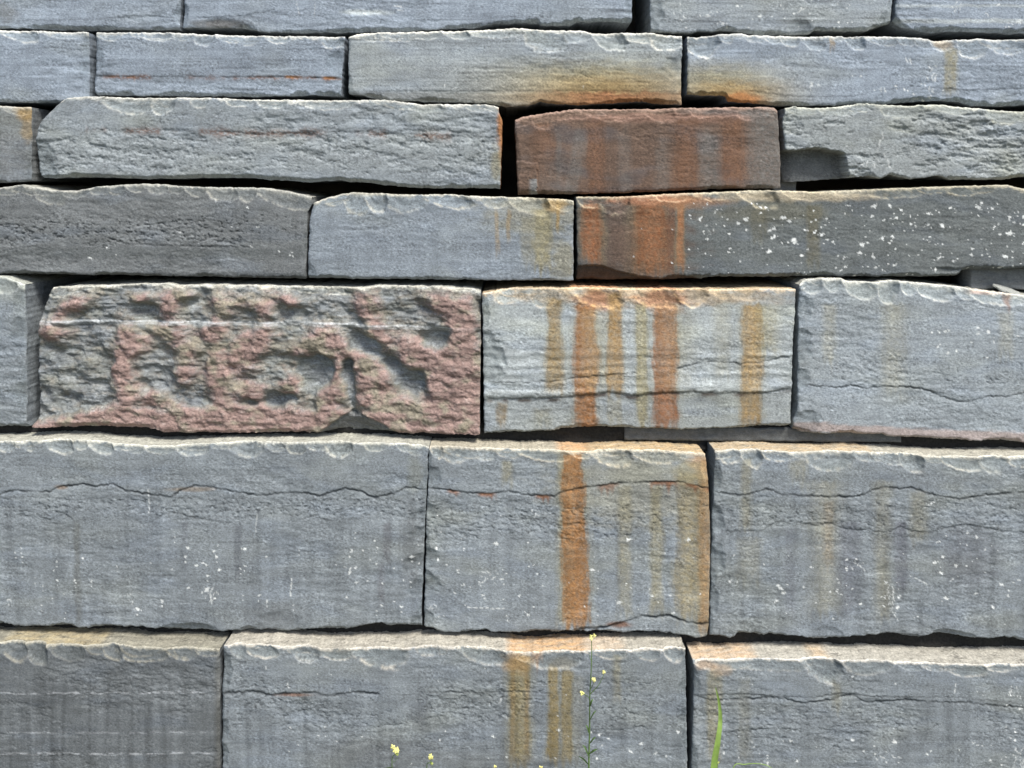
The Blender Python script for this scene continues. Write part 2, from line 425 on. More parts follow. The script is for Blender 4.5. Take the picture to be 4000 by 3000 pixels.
    def led(al, yy, d, nz):
        uu = al + 2000
        k = .6 * fbm(al / 130, yy / 14, 4, seed + 60, .6) + .6 * fbm(al / 40, yy / 22, 3, seed + 65)
        cc = np.broadcast_to(ledge * .56 + np.mean(ledge) * C(.29, .31, .29), (len(al), 3)) * (.92 + .36 * k + .20 * gn(al / 9, yy / 6, seed + 61))[:, None]
        for (a, b, lc, la) in ledge_st:
            kk = ss(a - 25, a + 25, uu) * (1 - ss(b - 25, b + 25, uu)) * (.75 + .5 * gn(al / 40, yy / 14, seed + 62))
            cc = lerp(cc, np.broadcast_to(lc, cc.shape) * (1 + .3 * k)[:, None], np.clip(kk * la, 0, 1))
        crk = ss(.6, .9, 1 - np.abs(fbm(al / 120, yy / 20, 3, seed + 63)) * 4.0) * .5 * ss(0, .3, gn(al / 80, yy / 30, seed + 66))
        return np.clip(cc * (1 - crk)[:, None], .01, .9)
    edge_col = c[:, 0].mean(0) * .85
    def sdc(al, yy, d, nz):
        return np.clip(np.broadcast_to(base * .85, (len(al), 3)) * (1 + .4 * fbm(al / 20, yy / 20, 3, seed + 64))[:, None], .01, .9)
    side(PF[0], idx[0], 2, 1, row >= 5, True, led, .0032)
    side(PF[-1], idx[-1], 2, -1, False, False, sdc, .004)
    side(PF[:, 0], idx[:, 0], 0, -1, True, False, sdc, .0015)
    side(PF[:, -1], idx[:, -1], 0, 1, True, True, sdc if row != 3 or seed != 32 else (lambda al, yy, d, nz: np.clip(np.broadcast_to(ORANGE * .9, (len(al), 3)) * (1 + .5 * nz)[:, None], .01, .9)), .0015)
    me = mesh_from(name, np.concatenate(verts), np.concatenate(quads), np.concatenate(cols), STONE)
    o = link(name, me, wall)
    if label: o["label"] = label
    return o

X0, X1 = -900, 4900
# =================================================================== COURSE 0 (above the frame)
build(0, [(X0, -600), (X0, -250)], [(900, -600), (900, -250)], [(X0, -600), (900, -600)], [(X0, -262), (900, -262)], seed=2, coarse=True)
build(0, [(925, -600), (925, -250)], [(2900, -600), (2900, -250)], [(925, -600), (2900, -600)], [(925, -262), (2900, -262)], seed=3, coarse=True)
build(0, [(2925, -600), (2925, -250)], [(X1, -600), (X1, -250)], [(2925, -600), (X1, -600)], [(2925, -262), (X1, -262)], seed=4, coarse=True)
# =================================================================== COURSE 1
build(1, [(X0, -240), (X0, 116)], [(703, -240), (702, 0), (697, 117)], [(X0, -240), (703, -240)],
      [(X0, 112), (0, 113), (340, 118), (697, 117)], seed=11, base=BLUE, tone=1.17, rough=.9,
      cracks=[([(80, 78), (200, 80), (350, 75), (560, 62), (690, 70)], 3.2, .002, .35)], bchips=[('R', 20, 100, 26, .012)],
      stains=[('w', 20, 50, 60, 50, GREY * .8, .7)], olive=.15)
build(1, [(720, -240), (719, 0), (712, 110)], [(2475, -240), (2470, 0), (2470, 86)], [(720, -240), (2475, -240)],
      [(712, 111), (870, 111), (960, 113), (1045, 131), (1340, 128), (1600, 123), (1850, 110), (1930, 98), (2020, 89), (2105, 92), (2112, 102), (2225, 100), (2255, 86), (2470, 86)],
      seed=12, scr=[(1158,5,1170,60,3.5,0.6),(1232,10,1228,66,3,0.4),(1550,37,1573,42,3.5,0.8),(1538,22,1560,25,3.5,0.8),(1553,24,1574,30,3.5,0.8),(1549,22,1568,25,3.5,0.8)], base=BLUE, tone=1.19, bchips=[('L', 5, 90, 20, .01), ('B', 720, 1010, 36, .006), ('R', -30, 90, 34, .02)], olive=.15,
      cracks=[([(740, 72), (950, 60), (1060, 40), (1200, 42)], 2.6, .0015, .3)],
      bands=[(62, 12, PALE * 1.1, .0)], stains=[('w', 860, 92, 130, 22, C(.15, .13, .105), .6), ('w', 1420, 48, 120, 14, PALE * 1.6, .8)])
build(1, [(2545, -240), (2541, 0), (2543, 125)], [(3494, -240), (3492, 0), (3484, 93)], [(2545, -240), (3494, -240)],
      [(2543, 125), (2705, 134), (2730, 126), (2781, 127), (2814, 120), (2852, 122), (2922, 131), (2963, 137), (3082, 139), (3169, 133), (3185, 121), (3300, 124), (3390, 122), (3425, 108), (3484, 93)],
      seed=13, scr=[(2841,90,2836,98,3.5,0.8),(2829,86,2823,99,3.5,0.8),(2806,90,2798,95,3.5,0.8),(2827,89,2814,96,3.5,0.8),(2812,83,2820,91,3.5,0.8),(2841,98,2846,108,3.5,0.8),(2667,61,2678,73,3.5,0.8),(2659,11,2658,23,3.5,0.8),(2657,32,2660,44,3.5,0.8),(2656,69,2667,83,3.5,0.8),(2669,60,2672,75,3.5,0.8),(3149,28,3137,39,3.5,0.8),(3169,47,3158,56,3.5,0.8),(3129,27,3130,39,3.5,0.8),(3178,-11,3169,9,3.5,0.8),(3125,26,3133,35,3.5,0.8),(3130,39,3115,52,3.5,0.8),(3168,-23,3174,-11,3.5,0.8),(3133,-1,3150,9,3.5,0.8),(2750,52,2769,58,3.5,0.8),(2758,57,2775,61,3.5,0.8),(2772,47,2785,55,3.5,0.8),(2755,63,2774,66,3.5,0.8)], base=BLUEG * 1.05, tone=1.22, specks=[(2620, 3400, 5, 110, 24, 2, 5)], bchips=[('L', -150, 140, 58, .020), ('B', 3070, 3180, 62, .010), ('R', 40, 130, 60, .012)], olive=.4)
build(1, [(3502, -240), (3500, 0), (3500, 81)], [(X1, -240), (X1, 130)], [(3502, -240), (X1, -240)],
      [(3500, 82), (3527, 108), (3576, 119), (3646, 128), (3722, 122), (3804, 126), (4000, 131), (X1, 134)],
      seed=14, scr=[(3757,14,3750,22,3.5,0.8),(3739,28,3728,47,3.5,0.8),(3738,32,3730,53,3.5,0.8),(3746,1,3731,16,3.5,0.8),(3751,29,3749,44,3.5,0.8),(3969,88,3980,92,3.5,0.8),(3969,77,3992,80,3.5,0.8),(3950,89,3959,97,3.5,0.8),(3969,84,3985,91,3.5,0.8),(3934,89,3946,92,3.5,0.8),(3974,82,3990,91,3.5,0.8),(3982,76,3997,79,3.5,0.8),(3976,82,3989,87,3.5,0.8),(3872,71,3879,81,3.5,0.8),(3854,51,3864,65,3.5,0.8),(3881,69,3890,72,3.5,0.8),(3867,70,3875,75,3.5,0.8)], base=BLUE, tone=1.22, bands=[(82, 9, PALE * 1.35, .7), (22, 6, PALE * 1.3, .6)], specks=[(3700, 4000, 5, 110, 8, 2, 4)], olive=.1)
# =================================================================== COURSE 2
build(2, [(X0, 110), (X0, 404)], [(343, 124), (347, 400)], [(X0, 116), (0, 117), (200, 122), (343, 125)],
      [(X0, 402), (0, 402), (200, 404), (347, 400)], seed=21, base=BLUE, tone=1.19, chips=[(10, 150, 170), (180, 330, 160)], rnd=4,
      cracks=[([(0, 198), (110, 189), (220, 185), (330, 198)], 2.4, .0012, .35)], bchips=[('R', 215, 330, 38, .010)], olive=.3, rough=1.1)
build(2, [(374, 125), (369, 372)], [(1347, 141), (1336, 250), (1331, 380)], [(374, 126), (600, 124), (900, 136), (1000, 139), (1347, 142)],
      [(369, 374), (542, 377), (1125, 380), (1228, 374), (1331, 380)], seed=22, base=BLUE, tone=1.11,
      label="slim blue-grey block crossed by a thin rusty seam",
      chips=[(542, 667, 168), (760, 835, 179), (845, 915, 172), (922, 1009, 184), (380, 470, 160), (1040, 1130, 180), (1250, 1340, 190)], rnd=5,
      bchips=[('L', 175, 285, 38, .010), ('R', 190, 290, 74, .012)],
      cracks=[([(372, 296), (600, 300), (900, 301), (1130, 300), (1335, 306)], 3.6, .003, .5, 2)],
      bands=[([(372, 345), (1340, 348)], 20, BLUE * 1.25, .6)],
      stains=[('d', [(395, 296), (560, 300)], 34, ORANGE, .95), ('l', [(374, 297), (600, 300), (900, 301), (1130, 300), (1338, 306)], 7, RUST * .7, .75, .1), ('d', [(1105, 298), (1335, 304)], 36, ORANGE, 1.0)], olive=.15)
build(2, [(1361, 144), (1361, 372)], [(2668, 139), (2662, 300), (2665, 412)],
      [(1361, 143), (1423, 127), (1651, 122), (1862, 117), (1993, 109), (2200, 115), (2282, 117), (2304, 127), (2542, 126), (2668, 139)],
      [(1361, 371), (1412, 376), (1500, 395), (1895, 405), (1976, 420), (2060, 416), (2110, 401), (2163, 408), (2260, 415), (2401, 404), (2515, 399), (2597, 408), (2665, 412)],
      seed=23, scr=[(1737,320,1737,345,4,0.8),(2280,335,2280,345,4,0.6)], base=BLUEG * 1.08, tone=1.22, label="long block whose lower right is stained orange by rust",
      chips=[(1500, 1600, 160), (1610, 1720, 168), (1841, 2030, 166), (2054, 2222, 210), (2200, 2302, 186), (2325, 2445, 201), (2440, 2560, 190), (2540, 2675, 222), (1400, 1490, 160), (1740, 1830, 160)], rnd=6,
      bchips=[('R', 215, 312, 82, .014), ('L', 340, 400, 40, .004)], cracks=[([(1380, 357), (1700, 356), (1980, 355), (2350, 354), (2640, 360)], 3.2, .0015, .4, 2)],
      bands=[([(1380, 378), (2000, 380)], 20, GREY * .75, .75)],
      stains=[('g', 2330, 300, 420, 110, OLV * 1.15, .85), ('g', 2380, 345, 290, 90, OCHRE * .95, .85), ('g', 2390, 372, 270, 26, RUST * 1.15, .85)], olive=.35, rim=.9)
build(2, [(2686, 141), (2686, 372)], [(X1, 150), (X1, 415)],
      [(2686, 142), (2803, 131), (2887, 130), (2922, 135), (3093, 141), (3234, 141), (3451, 141), (3600, 147), (3657, 157), (3831, 149), (4000, 152), (X1, 155)],
      [(2686, 372), (2790, 374), (2841, 379), (2847, 399), (3033, 414), (3180, 416), (3420, 412), (3505, 404), (3668, 396), (3755, 400), (3809, 415), (3907, 418), (4000, 413), (X1, 415)],
      seed=24, scr=[(3644,265,3635,280,3.5,0.8),(3641,307,3643,317,3.5,0.8),(3654,253,3659,263,3.5,0.8),(3662,288,3651,306,3.5,0.8),(3646,348,3645,364,3.5,0.8),(3657,298,3653,310,3.5,0.8),(3616,327,3613,345,3.5,0.8),(3641,296,3637,310,3.5,0.8),(3618,300,3626,313,3.5,0.8),(3643,346,3640,360,3.5,0.8),(3654,312,3648,320,3.5,0.8),(3627,258,3636,267,3.5,0.8),(3632,337,3630,358,3.5,0.8),(3657,310,3654,319,3.5,0.8),(3652,284,3639,298,3.5,0.8),(3657,294,3647,312,3.5,0.8),(3541,223,3538,238,3.5,0.8),(3542,232,3545,244,3.5,0.8),(3548,235,3546,251,3.5,0.8),(3556,230,3558,245,3.5,0.8),(3555,229,3560,250,3.5,0.8),(3552,226,3554,243,3.5,0.8),(3195,323,3201,338,3.5,0.8),(3175,323,3175,340,3.5,0.8),(3168,322,3169,338,3.5,0.8),(3169,320,3174,340,3.5,0.8),(3192,321,3193,340,3.5,0.8),(3168,339,3169,358,3.5,0.8),(3184,323,3187,338,3.5,0.8),(3171,321,3170,339,3.5,0.8),(3459,349,3460,363,3.5,0.8),(3442,345,3437,358,3.5,0.8),(3445,342,3442,361,3.5,0.8),(3453,340,3456,363,3.5,0.8),(3564,369,3575,369,3.5,0.8),(3622,373,3641,374,3.5,0.8),(3614,390,3627,401,3.5,0.8),(3574,383,3583,389,3.5,0.8),(3573,388,3582,395,3.5,0.8),(3577,384,3592,386,3.5,0.8),(3609,386,3619,393,3.5,0.8),(3624,377,3639,386,3.5,0.8)], base=BLUE, tone=1.19, label="long blue-grey block with a row of shell-shaped chips and an orange lower left corner",
      chips=[(2690, 2815, 222), (2803, 2870, 182), (2905, 3006, 178), (2985, 3060, 172), (3050, 3125, 190), (3136, 3223, 201), (3305, 3380, 196), (3389, 3505, 201), (3508, 3572, 194), (3575, 3640, 188), (3638, 3733, 210), (3744, 3863, 244), (3860, 4010, 234), (3230, 3300, 180)],
      rnd=4, specks=[(3140, 3700, 240, 390, 16, 1.5, 3.5)],
      cracks=[([(2900, 352), (3120, 378), (3330, 376), (3430, 354), (3560, 338), (3780, 352), (4000, 345)], 2.6, .0018, .45)],
      stains=[('g', 2800, 310, 260, 110, OLV * 1.2, .8), ('g', 2860, 352, 170, 60, OCHRE * 1.1, .85), ('w', 2905, 385, 105, 34, ORANGE * 1.05, .95),
              ('s', 3712, 58, 190, 392, OLV * 1.1, .65), ('s', 3255, 26, 150, 215, OCHRE, .6), ('w', 3690, 170, 50, 26, OCHRE, .5)], olive=.25)
# =================================================================== COURSE 3
build(3, [(X0, 410), (X0, 720)], [(118, 418), (120, 520), (117, 715)], [(X0, 410), (0, 413), (54, 416), (118, 419)],
      [(X0, 718), (0, 719), (117, 713)], seed=31, base=GREY, tone=1.0, chips=[(10, 110, 455)], rnd=2, flake=.2,
      stains=[('w', 95, 440, 55, 40, OCHRE * 1.2, .8), ('w', 105, 500, 30, 70, OCHRE, .5)])
build(3, [(266, 381), (228, 405), (174, 434), (148, 477), (138, 521), (138, 586), (146, 678), (157, 702)],
      [(1949, 418), (1962, 440), (1960, 520), (1955, 651), (1952, 745)],
      [(140, 430), (174, 426), (228, 400), (266, 381), (347, 376), (542, 381), (814, 381), (976, 388), (1380, 391), (1504, 389), (1600, 400), (1651, 407), (1895, 406), (1949, 418), (1962, 428)],
      [(138, 701), (325, 697), (488, 701), (597, 704), (800, 700), (922, 698), (1200, 716), (1325, 709), (1570, 733), (1651, 739), (1922, 740), (1962, 742)],
      seed=32, base=BLUEG * 1.05, tone=1.10, label="long block with rounded left end, flaky lower half and orange right end",
      chips=[(401, 597, 448), (590, 683, 460), (743, 814, 434), (1174, 1380, 441), (1570, 1735, 451), (880, 990, 432), (1010, 1120, 425), (1820, 1930, 440), (1420, 1500, 425)], rnd=7,
      bchips=[('L', 540, 720, 82, .020), ('B', 140, 1960, 13, .012)],
      crinkle=[(600, 85, .8)], flake=.55, rough=1.3,
      cracks=[([(330, 505), (560, 508), (800, 512), (1000, 520), (1280, 516), (1600, 525), (1950, 540)], 3.5, .002, .35, 6)],
      stains=[('l', [(330, 503), (560, 506), (800, 510), (1000, 518), (1280, 514), (1600, 523), (1950, 538)], 13, RUST * .65, .65, .0),
              ('w', 1963, 520, 26, 150, ORANGE, .95), ('w', 1940, 640, 30, 90, OLV, .6)],
      bands=[(600, 75, PALE * 1.0, .45)], olive=.4)
def ex33(U, V, I, c, Lm, dark, s, dT, dB, dL, dR):
    k = np.zeros_like(U)
    for (uc, w, a, dr, v0) in [(2182, 20, .45, 0, 500), (2288, 52, .62, -60, 500), (2435, 50, .42, 8, 500), (2588, 52, .45, -5, 540), (2768, 78, .68, 5, 500), (3015, 175, .95, 0, 410), (2160, 120, .25, 0, 600)]:
        t = (V - 430) / 320
        d = np.abs(U - uc - dr * t - 6 * gn(V / 90, V * 0 + uc, 3)) / (w / 2) + .25 * gn(U / 14, V / 90, s)
        k = np.maximum(k, a * (1 - ss(.4, 1.6, d)) * ss(v0 - 30, v0 + 60, V + 40 * gn(U / 30, V / 80, 9)))
    k = k * (.8 + .35 * gn(U / 18, V / 10, s + 2))
    c = lerp(c, C(.150, .146, .136), np.clip(k, 0, 1) * .9)
    # raised flake at lower left
    f = (U < 2098 + 8 * gn(V / 20, V * 0, 4)) & (V > 632 + .12 * (U - 2040) + 6 * gn(U / 14, U * 0, 8))
    I = I - .007 * f * (1 - ss(730, 760, V))
    c = lerp(c, PALE, (f * (V > 700) * .6) * ss(2060, 2080, U))
    # layered broken bed under the upper arris
    for k_, off in enumerate((10, 22, 36)):
        h = off + 10 * fbm(U / 60, U * 0 + k_, 3, s + k_)
        I = I + .004 * (1 - ss(h - 1.5, h + 1.5, dT))
    return I, c, Lm, dark
build(3, [(2011, 466), (2014, 515), (2024, 765)], [(3042, 422), (3044, 445), (3050, 740)],
      [(2011, 468), (2038, 457), (2119, 440), (2244, 425), (2488, 424), (2705, 419), (3000, 416), (3030, 420), (3044, 432)],
      [(2011, 766), (2255, 763), (2500, 756), (2814, 742), (3050, 739)], seed=33, base=REDB * 1.2, tone=1.0, extra=ex33, rough=1.1,
      label="deep red-brown rusted block with faint grey vertical streaks", ledge=C(0.384, 0.264, 0.208),
      chips=[(2080, 2180, 518), (2520, 2640, 506), (2100, 2240, 478), (2700, 2800, 480), (2880, 2960, 475), (2300, 2480, 476)], rnd=4,
      stains=[('w', 2600, 460, 500, 26, C(.22, .125, .09), .6), ('s', 2330, 70, 470, 770, C(.158, .078, .042), .6), ('s', 2680, 90, 470, 760, C(.165, .080, .042), .6), ('s', 2868, 105, 470, 750, C(.165, .080, .042), .65), ('s', 2120, 90, 480, 700, C(.150, .076, .042), .5), ('w', 2600, 745, 500, 20, C(.05, .035, .03), .6)],
      olive=0, rim=.7, dchip=.8)
def ex34(U, V, I, c, Lm, dark, s, dT, dB, dL, dR):
    up = interp([(3050, 583), (3104, 590), (3180, 576), (3240, 588), (3302, 598), (3420, 1200)], U)
    rt = interp([(590, 3302), (680, 3336), (720, 3346)], V)
    k = ss(-2, 2, V - up - 5 * fbm(U / 20, U * 0, 3, 5)) * (1 - ss(-2, 3, U - rt - 5 * gn(V / 16, V * 0, 6)))
    I = I * (1 - .7 * k) + k * (.055 + .02 * ss(3120, 3060, U))
    c = lerp(c, GREY * .72, k)
    return I, c, Lm, dark
build(3, [(3070, 420), (3060, 477), (3068, 583), (3092, 716)], [(X1, 430), (X1, 700)],
      [(3060, 424), (3104, 413), (3180, 423), (3288, 413), (3375, 402), (3424, 407), (3560, 412), (3690, 408), (3755, 416), (3860, 425), (4000, 434), (X1, 440)],
      [(3060, 718), (3104, 716), (3288, 703), (3397, 692), (3440, 702), (3478, 687), (3560, 706), (3668, 690), (3722, 706), (3939, 706), (4000, 695), (X1, 700)],
      seed=34, scr=[(3446,515,3450,545,6,0.6),(3440,545,3426,598,6,0.6),(3452,600,3474,640,6,0.6),(3474,640,3480,665,7,0.6),(3790,510,3792,545,5,0.5),(3412,639,3417,649,3.5,0.8),(3408,643,3415,650,3.5,0.8),(3389,630,3384,642,3.5,0.8),(3387,647,3384,655,3.5,0.8),(3369,650,3366,658,3.5,0.8),(3420,639,3416,657,3.5,0.8),(3377,636,3363,646,3.5,0.8),(3426,629,3439,631,3.5,0.8)], base=PALE * .95, tone=1.05, extra=ex34, flake=.9, rough=1.9, crinkle=[(560, 140, .5)], lowfreq=2.2,
      label="lumpy pale greenish-grey block with its lower left corner broken away", olive=.75,
      chips=[(3080, 3200, 470), (3200, 3420, 462), (3440, 3600, 490), (3640, 3800, 462), (3860, 4000, 500)], rnd=4, ledge=C(0.416, 0.408, 0.320))
# =================================================================== COURSE 4
build(4, [(X0, 730), (X0, 1080)], [(1215, 765), (1200, 800), (1196, 963), (1192, 1095)],
      [(X0, 736), (0, 733), (81, 722), (141, 731), (195, 744), (304, 744), (380, 728), (570, 717), (760, 731), (1031, 734), (1120, 748), (1215, 768)],
      [(X0, 1076), (0, 1077), (300, 1080), (700, 1086), (1192, 1096)], seed=41, base=GREY * .86, tone=1.0, rough=1.2,
      label="dark grey block with a wrinkled upper half under a chipped edge",
      chips=[(-10, 75, 781), (135, 255, 800), (233, 347, 793), (418, 488, 766), (492, 562, 768), (575, 651, 767), (655, 722, 772), (724, 805, 772), (814, 933, 786), (1010, 1215, 852), (350, 420, 775), (930, 1000, 790)], rnd=4,
      crinkle=[(900, 75, 1.35), (1010, 60, .35)], bands=[(990, 22, DARK * .9, .5), (1080, 16, DARK * .6, .6)], specks=[(300, 1150, 790, 1010, 14, 2, 5)],
      cracks=[([(380, 912), (480, 950), (620, 958), (800, 962), (1000, 965)], 3, .002, .5)], olive=.05, ledge=C(0.416, 0.400, 0.336))
build(4, [(1222, 780), (1210, 833), (1203, 1000), (1200, 1096)], [(2241, 784), (2239, 900), (2241, 1104)],
      [(1209, 797), (1240, 785), (1271, 773), (1336, 758), (1380, 750), (1542, 760), (1732, 760), (1868, 766), (2200, 777), (2241, 785)],
      [(1200, 1096), (1868, 1101), (2241, 1104)], seed=42, base=(BLUE + BLUEG) * .49, tone=1.08, rough=.9,
      label="smooth blue-grey block with scalloped top and faint ochre runs at its right end",
      chips=[(1347, 1450, 853), (1423, 1512, 845), (1500, 1683, 848), (1667, 1846, 850), (1993, 2145, 846), (1270, 1360, 800), (1880, 1990, 815), (2150, 2235, 830)], rnd=4,
      stains=[('w', 2100, 830, 260, 110, OLV * 1.1, .45), ('s', 1940, 16, 830, 1010, OCHRE, .6), ('s', 1988, 16, 820, 960, OCHRE, .55), ('s', 2120, 66, 820, 1075, OLV * 1.1, .75), ('s', 2182, 12, 790, 930, OCHRE * 1.1, .8), ('w', 2170, 800, 60, 40, OCHRE * 1.15, .8), ('s', 2060, 50, 850, 1050, OLV * 1.1, .4), ('w', 2200, 1010, 60, 120, OLV, .6)],
      bchips=[('L', 1030, 1110, 40, .006)], olive=.2, ledge=C(0.448, 0.400, 0.288), ledge_st=())
def ex43(U, V, I, c, Lm, dark, s, dT, dB, dL, dR):
    low = interp([(2250, 1040), (2290, 1036), (2350, 1038), (2400, 1056), (2480, 1075), (2540, 1084), (2575, 1098), (2610, 1078), (2670, 1076), (2740, 1092), (4300, 1200)], U)
    k = ss(-3, 3, V - low - 3 * fbm(U / 18, U * 0, 3, 5))
    I = I + k * (.010 + .020 * ss(0, 55, V - low))
    c = lerp(c, REDB * .55, k * .8)
    k2 = ss(1042, 1050, V + 6 * gn(U / 60, U * 0, 6)) * ss(3640, 3700, U) * (1 - ss(3950, 4040, U)) * (1 - ss(1060, 1075, V))
    I = I + .006 * k2
    return I, c, Lm, dark
build(4, [(2252, 765), (2252, 830), (2258, 1104)], [(X1, 730), (X1, 1060)],
      [(2252, 768), (2434, 769), (2570, 760), (2759, 752), (2949, 744), (3058, 744), (3200, 750), (3234, 747), (3559, 733), (3831, 725), (3939, 722), (4000, 738), (X1, 742)],
      [(2252, 1104), (2575, 1099), (2738, 1096), (2800, 1086), (3017, 1091), (3153, 1085), (3397, 1088), (3614, 1088), (3749, 1083), (3778, 1063), (3885, 1060), (4000, 1056), (X1, 1060)],
      seed=43, scr=[(2756,878,2756,885,3.5,0.8),(2762,877,2765,883,3.5,0.8),(2768,916,2767,922,3.5,0.8),(2784,894,2788,903,3.5,0.8),(2793,823,2791,835,3.5,0.8),(2816,814,2820,819,3.5,0.8),(2766,907,2776,916,3.5,0.8),(2768,900,2774,907,3.5,0.8)], base=DARK * 1.22, tone=1.02, extra=ex43, rough=.9, label="long dark block with rusty left end and a scatter of white flecks",
      chips=[(2347, 2461, 857), (2470, 2560, 800), (2560, 2700, 810), (2900, 3040, 815), (3060, 3200, 800), (3500, 3620, 790), (2260, 2350, 815), (2720, 2860, 800), (3700, 3850, 785), (3250, 3400, 780)], rnd=5,
      stains=[('w', 2470, 930, 290, 330, C(.105, .076, .060), 1.0), ('s', 2310, 72, 800, 1045, C(.215, .085, .036), .85), ('s', 2545, 125, 780, 1090, C(.215, .086, .036), .85, .05), ('s', 2622, 30, 780, 1090, C(.14, .064, .036), .7), ('s', 2657, 30, 790, 1075, C(.29, .135, .062), .95), ('s', 2434, 80, 880, 1080, C(.115, .075, .055), .6),
              ('w', 2560, 778, 240, 34, C(.34, .165, .095), .85), ('w', 2700, 790, 200, 30, C(.28, .15, .075), .6), ('w', 3100, 768, 420, 26, CREAMW, .45), ('s', 3180, 56, 800, 1060, C(.135, .12, .07), .6), ('s', 2965, 60, 820, 960, C(.12, .11, .07), .5), ('w', 3000, 830, 300, 60, C(.13, .12, .075), .45)],
      specks=[(2690, 3240, 795, 1000, 44, 3, 9.5), (3240, 4010, 790, 1060, 105, 2.5, 8), (2300, 2640, 820, 1050, 5, 2, 4), (2690, 4010, 790, 1080, 120, 1.5, 3.5)], olive=.1,
      ledge=C(0.440, 0.384, 0.264), ledge_st=[(2252, 2760, C(.55, .26, .13), .8)], rim=.95)
# =================================================================== COURSE 5
build(5, [(X0, 1070), (X0, 1675)], [(92, 1108), (92, 1153), (100, 1342), (100, 1672)], [(X0, 1070), (0, 1080), (60, 1100), (95, 1112)],
      [(X0, 1674), (0, 1674), (104, 1672)], seed=51, base=BLUEG, tone=1.1, chips=[(-60, 60, 1145)], rnd=1, bchips=[('R', 1230, 1350, 62, .012), ('R', 1480, 1600, 50, .01), ('R', 1130, 1230, 50, .012)],
      rough=1.3, flake=.3, ledge=C(0.440, 0.448, 0.384), rw=34)
PK = [(285, 1195, 85, 26, -.5, 1), (540, 1163, 35, 13, 0, 1), (655, 1200, 26, 44, -.5, 1), (700, 1152, 38, 18, 0, 2), (858, 1195, 30, 48, -.2, 2), (940, 1182, 32, 18, -.3, 2), (1035, 1190, 40, 42, -.4, 1), (1130, 1165, 32, 18, .3, 1),
      (200, 1300, 58, 28, 0, 1), (500, 1305, 48, 30, .8, 1), (645, 1300, 55, 30, 0, 2), (840, 1290, 45, 22, -.3, 1), (495, 1375, 62, 34, -.3, 1), (735, 1360, 52, 40, -.5, 2), (470, 1440, 20, 24, 0, 1), (722, 1460, 28, 38, 0, 1),
      (855, 1465, 58, 58, 0, 1), (950, 1400, 44, 62, -.6, 1), (1010, 1320, 66, 40, -.6, 1), (490, 1540, 44, 80, 0, 1), (590, 1562, 30, 24, 0, 1), (675, 1585, 52, 22, .5, 2), (880, 1572, 36, 28, 0, 1), (990, 1525, 74, 16, .1, 1), (1030, 1590, 20, 60, -.7, 1), (1140, 1510, 40, 62, 0, 1),
      (1440, 1205, 40, 66, -.5, 1), (1710, 1180, 80, 30, .3, 1), (1800, 1270, 44, 90, -.15, 1), (1478, 1305, 36, 24, .3, 1), (1262, 1315, 58, 36, -.3, 1), (1240, 1362, 135, 28, 0, 2), (1380, 1400, 80, 26, .5, 2), (1600, 1360, 66, 62, 0, 1), (1790, 1500, 75, 200, 0, 1), (1690, 1430, 90, 50, .2, 1),
      (1318, 1500, 28, 112, 0, 1), (1450, 1510, 80, 88, 0, 1), (1253, 1555, 30, 58, 0, 2), (1740, 1620, 130, 70, 0, 1), (1560, 1610, 110, 50, .5, 2), (840, 1420, 20, 90, 0, 2)]
